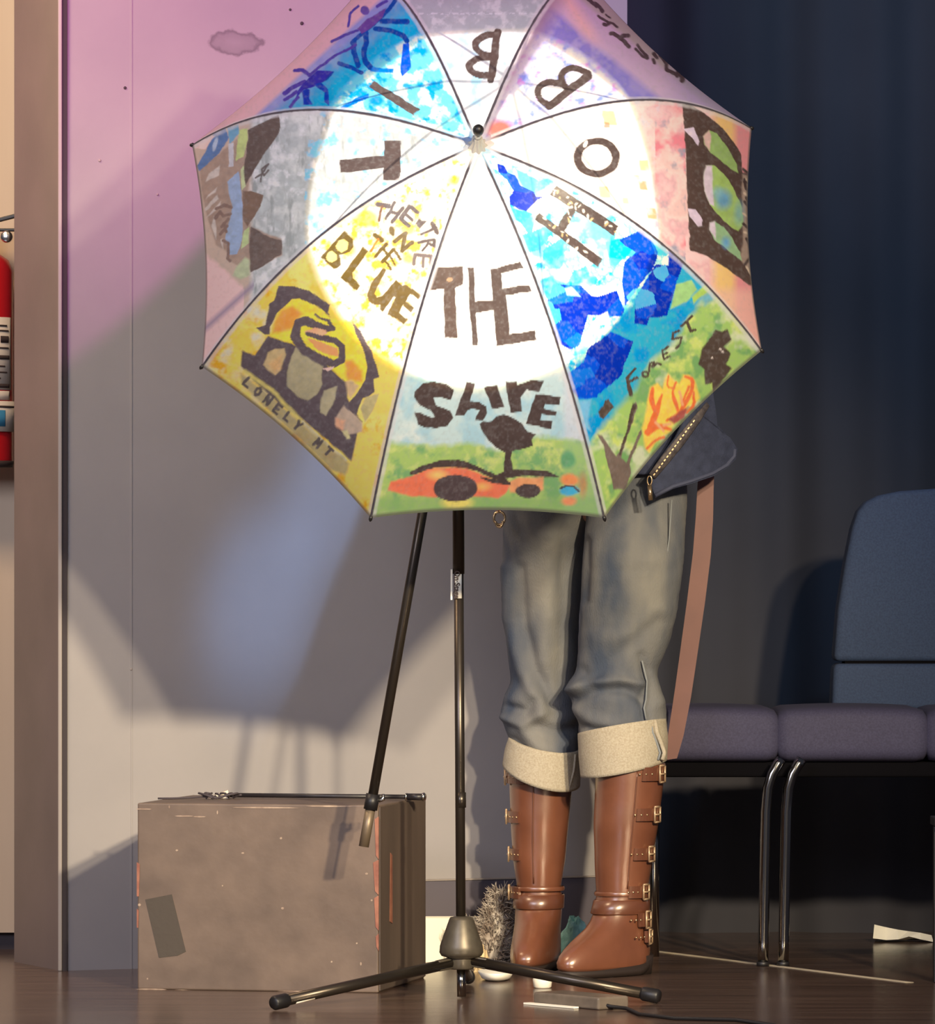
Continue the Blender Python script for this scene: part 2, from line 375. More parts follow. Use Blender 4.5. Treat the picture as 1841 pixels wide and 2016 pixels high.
# ------------------------------------------------------------------ sofa
M_sofa = mat('navy_upholstery', (52, 50, 74), 0.8, nscale=300, rgb2=(62, 60, 86), bump=.12, bscale=500)
M_sofab = mat('navy_back_upholstery', (44, 58, 86), 0.85, nscale=260, rgb2=(52, 68, 98), bump=.1, bscale=500)
M_under = mat('sofa_underside', (14, 13, 16), 1.0, spec=.05)
M_leg = mat('chromed_leg', (150, 146, 140), 0.14, 1.0)
S = thing('dark_sofa', 'dark navy upholstered sofa with a rounded backrest on slim metal legs', 'sofa', (.8, .95, 0))
def cushion(name, x0, x1, y0, y1, z0, z1, m, rad, par, puff=.012):
    nx, nz, ny = 20, 12, 14
    def sq(t, p=5): return math.copysign(abs(t) ** (2.0 / p), t)
    # rounded box from a squircle profile in YZ swept along X with rounded ends
    R = []
    cx, hx = (x0 + x1) / 2, (x1 - x0) / 2
    for i in range(nx + 1):
        t = -1 + 2 * i / nx; e = min(1, (1 - abs(t)) * hx / rad) if abs(t) < 1 else 0
        sc = math.sqrt(max(0, 1 - (1 - e) ** 2)); inset = rad * (1 - sc) * .8
        ring = []
        for k in range(48):
            a = 2 * math.pi * k / 48
            yy = (y0 + y1) / 2 + ((y1 - y0) / 2 - inset) * sq(math.cos(a), 9)
            z_ = (z0 + z1) / 2 + ((z1 - z0) / 2 - inset) * sq(math.sin(a), 4 if math.cos(a) < 0 else 7)
            ring.append((cx + hx * (1 if t > 0 else -1) * (1 - (1 - abs(t)) ** 1.0) if abs(t) < 1 else cx + hx * t, yy, z_ + (puff * (1 - t * t) if math.sin(a) > 0.3 else 0)))
        R.append(ring)
    return G().rings(R).build(name, m, par)
zt_, zb_ = W(0, 1390, 10.86).z, W(0, 1502, 10.86).z
xA = [W(p, 0, 10.86).x for p in (1245, 1532, 1826, 2130)]
for i in range(3):
    o = cushion('seat_cushion', xA[i] - .010, xA[i + 1] + .010, .855, 1.20, zb_, zt_ - .006, M_sofa, .032, S, .006)
G().box(((xA[0] + xA[3]) / 2 + .02, .1 + .94, zb_ - .014), (xA[3] - xA[0] - .02, .30, .030)).build('seat_frame', M_under, S, smooth=False, bevel=.006)
# backrest: rounded upper panel and a lower panel
def xz(px, py, d=11.2): v = W(px, py, d); return v.x, v.z
out = [(1640, 1302), (1648, 1200), (1662, 1110), (1676, 1040), (1688, 1006), (1704, 988), (1730, 975), (1770, 967), (1841, 962), (2000, 958), (2150, 960), (2210, 975), (2240, 1020), (2250, 1110), (2256, 1302)]
P = [Vector((xz(*p)[0], 1.17, xz(*p)[1])) for p in out]
o = G().prism(P, (0, .10, 0)).build('backrest', M_sofab, S, bevel=.012)
low = [(1636, 1398), (1638, 1340), (1640, 1306), (2256, 1306), (2258, 1398)]
G().prism([Vector((xz(*p)[0], 1.165, xz(*p)[1])) for p in low], (0, .105, 0)).build('lower_back_panel', M_sofab, S, bevel=.012)
G().box((1.055, 1.222, W(0, 1304, 11.2).z), (.60, .09, .010)).build('back_piping', M_under, S, smooth=False)
for (px, dx) in ((1506, 24), (1546, 20)):
    top, bot = W(px, 1500, 10.78), W(px - 4, 1903, 8260 / 763.)
    bx = bot.x
    pts = [(bx, bot.y, 0.0), (bx + .001, bot.y, .05), (bx + .006, bot.y, .30), (bx + .010, bot.y, .345), (bx + .018, bot.y, .372), (bx + .030, bot.y + .002, .392), (bx + .036, bot.y + .004, .40)]
    G().tube(pts, .0105, 20).build('leg', M_leg, S)
    G().lathe((bx, bot.y, 0), (0, 0, 1), [(0, .0125), (.008, .0125), (.009, .011)], 20).build('foot_glide', M_black, S)
bl = W(1841, 1935, 8260 / 795.); bl.z = 0
G().tube([(xA[3] - .03, .78, 0), (xA[3] - .03, .78, .40)], .0105, 16).build('leg', M_leg, S)
G().tube([(xA[3] - .03, 1.1, 0), (xA[3] - .03, 1.1, .40)], .0105, 16).build('leg', M_leg, S)
G().tube([(xA[0] + .05, 1.1, 0), (xA[0] + .05, 1.1, .40)], .0105, 16).build('leg', M_leg, S)
# black post of a neighbouring side table at the frame's edge
T = thing('side_table', 'black side table leg cut by the right edge in front of the sofa', 'table', (bl.x + .2, bl.y + .1, 0))
G().box((bl.x + .010, bl.y, .145), (.026, .026, .29)).build('leg', M_black, T, smooth=False, bevel=.002)
G().box((bl.x + .41, bl.y, .145), (.026, .026, .29)).build('leg', M_black, T, smooth=False, bevel=.002)
G().box((bl.x + .21, bl.y + .0, .30), (.43, .10, .016)).build('tabletop', M_black, T, smooth=False, bevel=.002)

# ------------------------------------------------------------------ umbrella
UC, UA = W(939, 487, 9.70), W(940, 286, 9.33)
UAX = UA - UC; UN = UAX.normalized()
CAM = Vector((0, -10, CZ))
RIMPX = [(1480, 252), (1500, 690), (1190, 1020), (730, 1020), (397, 722), (378, 285), (725, -40), (1150, -45)]
RIM = []
for x, y in RIMPX:
    r_ = W(x, y, 9.7) - CAM; t_ = (UC - CAM).dot(UN) / r_.dot(UN); RIM.append(CAM + r_ * t_)
PW = 2.6
def ribpt(i, r): return UC + (RIM[i % 8] - UC) * r + UAX * (1 - r ** PW)

K, Kd = (74, 62, 58), (98, 86, 80)
def Z(ox, oy, s): return lambda *p: [(ox + x * s, oy + y * s) for x, y in p]
zA, zB, zC, zD = Z(360, 0, 600 / 1841), Z(900, 0, 640 / 1841), Z(360, 480, 600 / 1841), Z(900, 480, 640 / 1841)
zE, zF, zG, zH = Z(1080, 0, 420 / 1841), Z(1320, 180, 190 / 912), Z(440, 540, 340 / 1632), Z(370, 200, 270 / 1296)
zI, zJ, zK, zL = Z(480, 0, 370 / 1841), Z(720, 720, 480 / 1841), Z(880, 200, 160 / 1841), Z(600, 360, 280 / 1841)
zM, zN, zO, zP = Z(380, 560, 400 / 1841), Z(1160, 0, 200 / 1841), Z(1140, 480, 380 / 1596), Z(960, 280, 400 / 1841)

class Art:
    """paint on one canopy panel; x, y are the panel's own chart coordinates"""
    def __init__(s, x, y):
        s.x, s.y = x, y; s.c = np.ones((len(x), 3)) * 0.6
        s.wx = x + 2.2 * (fbm(x, y, 16, 51) - .5) * 2; s.wy = y + 2.2 * (fbm(x, y, 16, 77) - .5) * 2
    def base(s, *cols, size=40, seed=1, contrast=2.2):
        t = np.clip((fbm(s.x, s.y, size, seed) - .5) * contrast + .5, 0, 1) * (len(cols) - 1)
        C = np.array([s2l(c) for c in cols]); i = np.minimum(t.astype(int), len(cols) - 2); f = (t - i)[:, None]
        s.c = C[i] * (1 - f) + C[i + 1] * f; return s
    def mixc(s, a, col):
        a = np.clip(a, 0, 1)[:, None]; s.c = s.c * (1 - a) + s2l(col) * a
    def _sub(s, P, m):
        P = np.array(P); x0, y0 = P.min(0) - m; x1, y1 = P.max(0) + m
        return np.nonzero((s.x > x0) & (s.x < x1) & (s.y > y0) & (s.y < y1))[0], P
    def poly(s, pts, col, soft=1.4, a=1.0, tex=.12):
        idx, P = s._sub(pts, soft + 4)
        if not len(idx): return
        x, y = s.wx[idx], s.wy[idx]; d = np.full(len(idx), 1e9); ins = np.zeros(len(idx), bool)
        Q = np.roll(P, -1, 0)
        for (x0, y0), (x1, y1) in zip(P, Q):
            ex, ey = x1 - x0, y1 - y0; L = ex * ex + ey * ey + 1e-9
            t = np.clip(((x - x0) * ex + (y - y0) * ey) / L, 0, 1)
            d = np.minimum(d, np.hypot(x - x0 - t * ex, y - y0 - t * ey))
            if abs(ey) > 1e-9:
                c = ((y0 > y) != (y1 > y)) & (x < ex * (y - y0) / ey + x0); ins ^= c
        s._ap(idx, np.clip(.5 + np.where(ins, d, -d) / soft, 0, 1) * a, col, tex)
    def _ap(s, idx, al, col, tex):
        C = s2l(col)[None, :] * (1 + tex * 3 * (fbm(s.x[idx], s.y[idx], 9, 31, 3) - .5))[:, None]
        s.c[idx] = s.c[idx] * (1 - al[:, None]) + C * al[:, None]
    def line(s, pts, w, col, soft=1.3, a=1.0, tex=.12, sm=0):
        for _ in range(sm):
            P_ = [pts[0]]
            for p, q in zip(pts, pts[1:]): P_ += [(p[0] * .75 + q[0] * .25, p[1] * .75 + q[1] * .25), (p[0] * .25 + q[0] * .75, p[1] * .25 + q[1] * .75)]
            pts = P_ + [pts[-1]]
            if isinstance(w, (list, tuple)):
                w_ = [w[0]]
                for p, q in zip(w, w[1:]): w_ += [p * .75 + q * .25, p * .25 + q * .75]
                w = w_ + [w[-1]]
        idx, P = s._sub(pts, np.max(w) + 5)
        if not len(idx): return
        x, y = s.wx[idx], s.wy[idx]; best = np.full(len(idx), -1e9)
        ws = w if isinstance(w, (list, tuple)) else [w] * len(P)
        for k in range(len(P) - 1):
            (x0, y0), (x1, y1) = P[k], P[k + 1]; ex, ey = x1 - x0, y1 - y0; L = ex * ex + ey * ey + 1e-9
            t = np.clip(((x - x0) * ex + (y - y0) * ey) / L, 0, 1)
            best = np.maximum(best, (ws[k] * (1 - t) + ws[k + 1] * t) / 2 - np.hypot(x - x0 - t * ex, y - y0 - t * ey))
        s._ap(idx, np.clip(.5 + best / soft, 0, 1) * a, col, tex)
    def ell(s, cx, cy, rx, ry, col, rot=0, soft=1.4, a=1.0, inner=None, tex=.12):
        R = max(rx, ry) + soft + 3; idx, _ = s._sub([(cx - R, cy - R), (cx + R, cy + R)], 0)
        if not len(idx): return
        x, y = s.wx[idx] - cx, s.wy[idx] - cy; c, q = math.cos(rot), math.sin(rot)
        x, y = x * c + y * q, -x * q + y * c; k = np.hypot(x / rx, y / ry); al = np.clip(.5 + (1 - k) * min(rx, ry) / soft, 0, 1)
        if inner: al = al * np.clip(.5 + (np.hypot(x / inner[0], y / inner[1]) - 1) * min(inner) / soft, 0, 1)
        s._ap(idx, al * a, col, tex)
    def word(s, text, x0, y0, ux, uy, h, adv, w, col, a=1.0, tilt=0.0):
        """stroke lettering: (ux, uy) reading direction, letters stand to its left-hand (towards the apex)"""
        n = math.hypot(ux, uy); ux, uy = ux / n, uy / n; vx, vy = uy, -ux
        for ch in text:
            for st in STROKES.get(ch, ()):
                s.line([(x0 + ux * px * h * .62 + vx * (py + tilt * px) * h, y0 + uy * px * h * .62 + vy * (py + tilt * px) * h) for px, py in st], w, col, a=a)
            x0 += ux * adv; y0 += uy * adv

STROKES = {'L': [[(0, 1), (0, 0), (.9, 0)]], 'O': [[(.5, 1), (.05, .75), (.05, .25), (.5, 0), (.95, .25), (.95, .75), (.5, 1)]],
    'N': [[(0, 0), (0, 1), (.9, 0), (.9, 1)]], 'E': [[(.9, 1), (0, 1), (0, 0), (.9, 0)], [(0, .5), (.7, .5)]], 'Y': [[(0, 1), (.45, .5), (.9, 1)], [(.45, .5), (.45, 0)]],
    'M': [[(0, 0), (.05, 1), (.45, .35), (.85, 1), (.9, 0)]], 'T': [[(0, 1), (1, 1)], [(.5, 1), (.5, 0)]], 'I': [[(.4, 1), (.4, 0)]],
    'S': [[(.9, .85), (.5, 1), (.1, .75), (.5, .5), (.85, .25), (.45, 0), (0, .15)]], 'F': [[(.9, 1), (0, 1), (0, 0)], [(0, .5), (.6, .5)]],
    'R': [[(0, 0), (0, 1), (.7, .9), (.7, .6), (0, .5), (.8, 0)]], 'D': [[(0, 0), (0, 1), (.8, .7), (.8, .3), (0, 0)]], 'V': [[(0, 1), (.45, 0), (.9, 1)]]}

def letter_B(A, spine, b1, b2, w, wb):
    A.line(spine, w, K); A.line(b1, wb, K, sm=2); A.line(b2, wb, K, sm=2)

def art_O(A):
    A.base((232, 190, 186), (216, 168, 170), (236, 200, 190), (226, 186, 178), size=45, seed=3)
    x, y = A.x, A.y
    A.mixc(np.clip((1300 - x) / 60, 0, 1) * .8, (238, 228, 216))
    for (cx, cy, r, c) in ((1200, 232, 14, (240, 190, 120)), (1268, 325, 10, (240, 195, 110)), (1266, 365, 9, (222, 130, 70)), (1283, 420, 10, (225, 140, 80)), (1190, 378, 11, (238, 200, 120)), (1195, 246, 6, (215, 120, 90)), (1232, 395, 6, (236, 196, 130)), (1255, 350, 6, (236, 176, 110))):
        A.poly([(cx - r, cy - r), (cx + r * .7, cy - r * .9), (cx + r, cy + r), (cx - r * .8, cy + r * .9)], c, a=.8)
    A.mixc((fbm(x, y, 22, 9) - .56) * 3 * (x < 1300), (205, 208, 216))
    A.mixc((fbm(x, y, 40, 19) - .52) * 5 * (x > 1290) * (x < 1350), (222, 130, 140)); A.mixc((fbm(x, y, 30, 29) - .58) * 6 * (x > 1290) * (x < 1350), (150, 150, 165))
    A.ell(1175, 310, 46, 39, K, inner=(30, 25.5)); A.ell(1153, 283, 4, 7, (235, 225, 215), rot=.5)
    # outer picture
    A.mixc(np.clip((x - 1395) / 20, 0, 1) * .9, (226, 186, 110)); A.mixc(np.clip((x - 1440) / 14, 0, 1), (214, 140, 142))
    A.mixc(np.clip((y - 560) / 20, 0, 1) * np.clip((x - 1400) / 10, 0, 1) * .7, (224, 176, 160))
    A.poly(zF((110, 60), (180, 120), (330, 210), (460, 320), (560, 430), (640, 540), (665, 600), (680, 760), (700, 760), (760, 790), (780, 900), (790, 1400), (810, 1830), (740, 1830), (650, 1760), (500, 1650), (350, 1560), (185, 1500), (160, 1000), (140, 500), (120, 200)), (80, 64, 58))
    A.poly(zF((680, 780), (770, 800), (790, 1740), (740, 1700), (660, 1580), (690, 1400), (680, 1200)), (150, 132, 118), soft=4)
    A.poly(zF((120, 360), (220, 340), (270, 470), (262, 508), (200, 440)), (206, 190, 205)); A.poly(zF((165, 1110), (240, 1115), (300, 1210), (300, 1268), (260, 1275), (185, 1190)), (208, 190, 206))
    A.poly(zF((305, 420), (370, 370), (440, 400), (540, 540), (625, 690), (640, 770), (560, 720), (460, 640), (380, 580), (320, 500)), (140, 170, 100)); A.poly(zF((305, 420), (370, 370), (385, 420), (370, 560), (330, 510)), (205, 172, 162), soft=3)
    A.poly(zF((310, 800), (340, 700), (410, 700), (500, 770), (590, 900), (680, 1100), (690, 1260), (640, 1320), (580, 1290), (470, 1180), (370, 1070), (325, 940)), (152, 182, 100)); A.poly(zF((310, 800), (340, 700), (395, 705), (400, 900), (410, 1080), (370, 1065), (325, 940)), (205, 190, 200), soft=3)
    A.ell(*zF((500, 1020))[0], 14, 18, (80, 140, 190), soft=14, a=.8); A.ell(*zF((450, 960))[0], 10, 12, (120, 170, 180), soft=10, a=.7); A.ell(*zF((650, 1150))[0], 9, 20, (110, 160, 170), soft=12, a=.7)
    A.poly(zF((370, 1240), (420, 1228), (500, 1280), (580, 1380), (660, 1520), (680, 1600), (620, 1560), (520, 1480), (410, 1400), (372, 1310)), (140, 175, 130)); A.poly(zF((370, 1240), (420, 1228), (430, 1290), (425, 1400), (372, 1310)), (205, 190, 200), soft=3); A.ell(*zF((525, 1430))[0], 8, 10, (90, 150, 200), soft=10, a=.8)
    for p in (((690, 730), (740, 770), (750, 800)), ((700, 830), (720, 920), (760, 960)), ((700, 1040), (740, 1090), (760, 1140)), ((690, 1250), (740, 1290)), ((720, 1390), (740, 1440), (760, 1560), (700, 1640)), ((700, 850), (760, 860)), ((720, 1000), (740, 1060))):
        A.line(zF(*p), 5.5, (66, 52, 50))
    for p in (((722, 830), (745, 850), (755, 900)), ((700, 960), (760, 1000)), ((690, 1150), (750, 1200)), ((720, 1660), (760, 1740)), ((700, 1330), (770, 1350))):
        A.line(zF(*p), 4, (190, 172, 150))

def facets(A, n, seed, x0, y0, x1, y1):
    r = np.random.RandomState(seed); P = r.rand(n, 2) * [x1 - x0, y1 - y0] + [x0, y0]
    ang = .5; best = np.full(len(A.x), 1e18); idd = np.zeros(len(A.x), int)
    wx, wy = A.x + 3 * fbm(A.x, A.y, 12, 5), A.y + 3 * fbm(A.x, A.y, 12, 6)
    for k in range(n):
        d = (wx - P[k, 0]) ** 2 + (wy - P[k, 1]) ** 2; m = d < best; best[m] = d[m]; idd[m] = k
    return r.rand(n)[idd]

def art_H(A):
    x, y = A.x, A.y
    t = facets(A, 420, 5, 940, 290, 1510, 1030)
    A.base((225, 235, 236), (228, 236, 238), (120, 205, 232), (240, 240, 236), size=34, seed=12, contrast=3)
    A.mixc((t > .62) * (fbm(x, y, 60, 3) - .42) * 6, (70, 195, 230)); A.mixc((fbm(x, y, 18, 45) - .58) * 7, (20, 160, 215))
    for c in (((395, 1330), (480, 1330), (520, 1420), (600, 1400), (620, 1480), (560, 1540), (500, 1470), (420, 1450)), ((450, 1590), (520, 1560), (620, 1590), (720, 1580), (700, 1620), (560, 1630), (470, 1700))):
        A.poly(zB(*c), (20, 170, 215), soft=10, a=.8)
    A.poly(zB((840, 1370), (920, 1350), (1010, 1380), (950, 1470), (860, 1460)), (0, 180, 215), soft=2)
    A.poly(zB((640, 1240), (700, 1215), (870, 1320), (860, 1460), (800, 1440), (640, 1310)), (120, 205, 228), soft=3, a=.7)
    A.poly(zP((210, 590), (330, 620), (410, 650), (320, 740), (230, 700)), (40, 190, 220), soft=3); A.poly(zP((250, 230), (400, 320), (450, 350), (430, 450), (350, 440), (280, 340)), (90, 200, 232), soft=4)
    def blue(pts, seed):
        A.poly(pts, (0, 70, 200), soft=1.6, tex=.05)
        P = np.array(pts); idx, _ = A._sub(pts, 0); ins = np.zeros(len(idx), bool); X, Y = A.wx[idx], A.wy[idx]; Q = np.roll(P, -1, 0)
        for (x0, y0), (x1, y1) in zip(P, Q):
            if abs(y1 - y0) > 1e-9: ins ^= ((y0 > Y) != (y1 > Y)) & (X < (x1 - x0) * (Y - y0) / (y1 - y0) + x0)
        j = idx[ins]; tt = t[j][:, None]
        A.c[j] = np.where(tt < .45, s2l((0, 44, 165)), np.where(tt < .75, s2l((0, 72, 198)), np.where(tt < .93, s2l((12, 104, 220)), s2l((70, 160, 235))))) * (.9 + .25 * fbm(x[j], y[j], 14, 8))[:, None]
    blue(zP((90, 190), (150, 210), (180, 270), (250, 300), (300, 390), (360, 420), (420, 450), (440, 490), (500, 495), (430, 540), (350, 630), (270, 600), (210, 560), (200, 490), (240, 440), (170, 340), (100, 270)), 1)
    blue(zB((915, 1360), (1045, 1300), (1110, 1370), (1140, 1430), (1110, 1520), (1040, 1600), (1000, 1660), (950, 1730), (935, 1590), (950, 1480), (1010, 1430)), 2)
    blue(zB((1125, 1500), (1200, 1505), (1200, 1420), (1255, 1390), (1285, 1480), (1240, 1600), (1190, 1790), (1090, 1800), (1075, 1840), (1005, 1830), (1010, 1700), (1060, 1600)), 3)
    blue(zD((545, 225), (700, 235), (760, 300), (800, 300), (900, 265), (945, 370), (935, 410), (830, 410), (740, 405), (725, 470), (690, 580), (640, 600), (560, 560), (520, 450), (580, 440), (500, 365)), 4)
    A.poly(zD((500, 375), (580, 370), (590, 430), (530, 470)), (60, 190, 228)); A.poly(zD((610, 250), (650, 240), (700, 300), (620, 290)), (150, 215, 236)); A.poly(zD((790, 420), (850, 385), (870, 450), (760, 470)), (236, 238, 230), soft=3)
    # outside: teal and green fields
    g = (x - 1330) * .62 + (y - 690) * .9
    lin = (y - 480) - (1440 - x) * 0.0
    k = fbm(x, y, 60, 21) * 40
    edge = ((x - 1420) * 0.72 + (y - 545) * 0.70)          # distance across the sunlit field
    outer = np.clip(((x - 1120) * .60 + (y - 735) * .80 + 8) / 6, 0, 1)
    m = ((y - 735) > -(x - 1120) * 1.13)
    A.mixc(np.clip(((y - 738) + (x - 1118) * 1.12) / 10, 0, 1) * (y > 470), (40, 160, 190))
    A.mixc(np.clip(((y - 738) + (x - 1118) * 1.12) / 10, 0, 1) * (y > 470) * (fbm(x, y, 35, 61) - .5) * 6, (0, 140, 200))
    A.mixc(np.clip(((y - 905) + (x - 1145) * 1.28 + k) / 24, 0, 1), (150, 186, 100))
    gm = np.clip(((y - 905) + (x - 1145) * 1.28 + k) / 24, 0, 1)
    A.mixc(gm * (fbm(x, y, 26, 70) - .5) * 5, (188, 204, 110)); A.mixc(gm * (fbm(x, y, 30, 90) - .52) * 6, (112, 160, 96)); A.mixc(gm * (fbm(x, y, 45, 95) - .58) * 6, (196, 205, 170))
    A.poly(zD((1235, 230), (1330, 205), (1360, 260), (1300, 330), (1210, 370)), (146, 190, 120), soft=3); A.poly(zD((1330, 300), (1440, 200), (1450, 240), (1340, 340)), (160, 195, 90), soft=3)
    A.poly(zD((1390, 300), (1450, 260), (1460, 310), (1400, 350)), (90, 160, 190), soft=8, a=.8)
    blue(zB((1125, 1500), (1200, 1505), (1200, 1420), (1255, 1390), (1285, 1480), (1240, 1600), (1190, 1790), (1090, 1800), (1075, 1840), (1005, 1830), (1010, 1700), (1060, 1600)), 3)
    blue(zD((870, 500), (1000, 552), (945, 690), (930, 740), (880, 790), (800, 850), (790, 870), (690, 880), (640, 820), (625, 735), (720, 670), (735, 600)), 5)
    A.poly(zD((690, 890), (760, 880), (740, 1000), (760, 1060), (720, 1040), (700, 960)), (110, 175, 210), soft=5)
    # letter H with pale scraps
    for p in (((560, 1050), (915, 1280), (890, 1335), (525, 1100)), ((465, 1205), (828, 1468), (798, 1512), (438, 1240))): A.poly(zB(*p), K)
    A.line(zB((655, 1180), (592, 1290)), 17, K)
    rr = random.Random(7)
    for (sx, sy, ex, ey, n) in ((545, 1085, 700, 1185, 12), (640, 1180, 600, 1280, 6), (470, 1225, 800, 1480, 10), (720, 1200, 890, 1310, 7)):
        for k_ in range(n):
            f = rr.random(); px, py = zB((sx + (ex - sx) * f + rr.uniform(-22, 22), sy + (ey - sy) * f + rr.uniform(-14, 14)))[0]
            A.ell(px, py, rr.uniform(2, 5), rr.uniform(1.2, 2.4), (225, 215, 195) if k_ % 3 else (190, 160, 110), rot=rr.uniform(0, 3))
    # forest lettering, fire, trees
    D = (76, 64, 56)
    A.line(zO((470, 1030), (400, 1110), (430, 1250)), [5, 7, 8], D); A.line(zO((405, 1150), (480, 1110)), 6, D)
    A.ell(*zO((548, 1080))[0], 8, 7, D, inner=(3, 2.5)); A.line(zO((580, 1060), (595, 990), (625, 980), (610, 1020), (650, 990), (680, 1000)), 4.5, D)
    A.line(zO((690, 880), (705, 960), (750, 930)), 4, D); A.line(zO((695, 885), (740, 850)), 4, D); A.line(zO((700, 920), (735, 900)), 4, D)
    A.line(zO((830, 715), (780, 740), (770, 790), (850, 770), (840, 820), (800, 860)), 4.5, D); A.line(zO((850, 680), (940, 600)), 5, D); A.line(zO((900, 650), (930, 720), (960, 710)), 6, D)
    A.poly(zO((155, 1390), (205, 1340), (215, 1300), (245, 1280), (258, 1310), (290, 1350), (200, 1450), (170, 1430)), D)
    A.poly(zO((150, 1570), (190, 1580), (240, 1660), (310, 1760), (380, 1640), (440, 1380), (470, 1300), (485, 1350), (470, 1400), (400, 1600), (350, 1770), (395, 1810), (500, 1550), (515, 1530), (515, 1570), (420, 1820), (430, 1900), (380, 2030), (290, 2030), (240, 1840), (210, 1680)), (112, 98, 88)); A.line(zO((455, 1340), (400, 1560), (340, 1740)), [9, 5, 5], D)
    A.poly(zO((990, 1000), (1020, 860), (1090, 770), (1130, 710), (1180, 730), (1230, 710), (1260, 790), (1200, 850), (1260, 910), (1220, 1000), (1270, 1030), (1200, 1110), (1110, 1240), (1100, 1150), (1040, 1160), (1040, 1040)), D, soft=2.5)
    for q in ((1170, 870), (1105, 945), (1190, 890)): A.ell(*zO(q)[0], 2.6, 2, (200, 190, 180))
    A.poly(zO((520, 1520), (555, 1400), (570, 1290), (590, 1190), (650, 1155), (690, 1200), (715, 1110), (740, 1070), (790, 1140), (830, 1160), (865, 1080), (920, 1085), (965, 1150), (1000, 1270), (950, 1330), (900, 1350), (840, 1420), (780, 1500), (760, 1550), (690, 1590), (640, 1640), (580, 1720), (545, 1690)), (242, 200, 84), soft=6)
    Or = (222, 112, 62)
    for p, w_ in ((((610, 1195), (598, 1300), (640, 1400)), [6, 11, 9]), (((685, 1250), (655, 1350), (600, 1490), (572, 1570)), [4, 10, 14, 10]), (((742, 1090), (728, 1185), (790, 1190)), 3), (((800, 1150), (775, 1210), (785, 1290), (815, 1375)), [5, 3, 9, 6]), (((880, 1095), (945, 1120), (925, 1240), (870, 1330), (830, 1400)), [5, 9, 8, 10, 6]), (((905, 1180), (850, 1320)), 5), (((560, 1560), (660, 1500), (765, 1535)), [12, 11, 5]), (((730, 1460), (830, 1400)), [5, 9]), (((560, 1690), (640, 1620), (700, 1600)), 5), (((950, 1230), (955, 1330), (890, 1400)), [4, 7, 5])):
        A.line(zO(*p), w_, Or, soft=2.5, sm=1)
    for p in (((630, 1480), (700, 1545)), ((832, 1220), (855, 1330)), ((700, 1500), (760, 1490))): A.line(zO(*p), 5, (240, 164, 118), soft=3)
    A.poly(zO((740, 1450), (830, 1390), (905, 1345), (870, 1440), (790, 1490)), (164, 84, 76), soft=4)

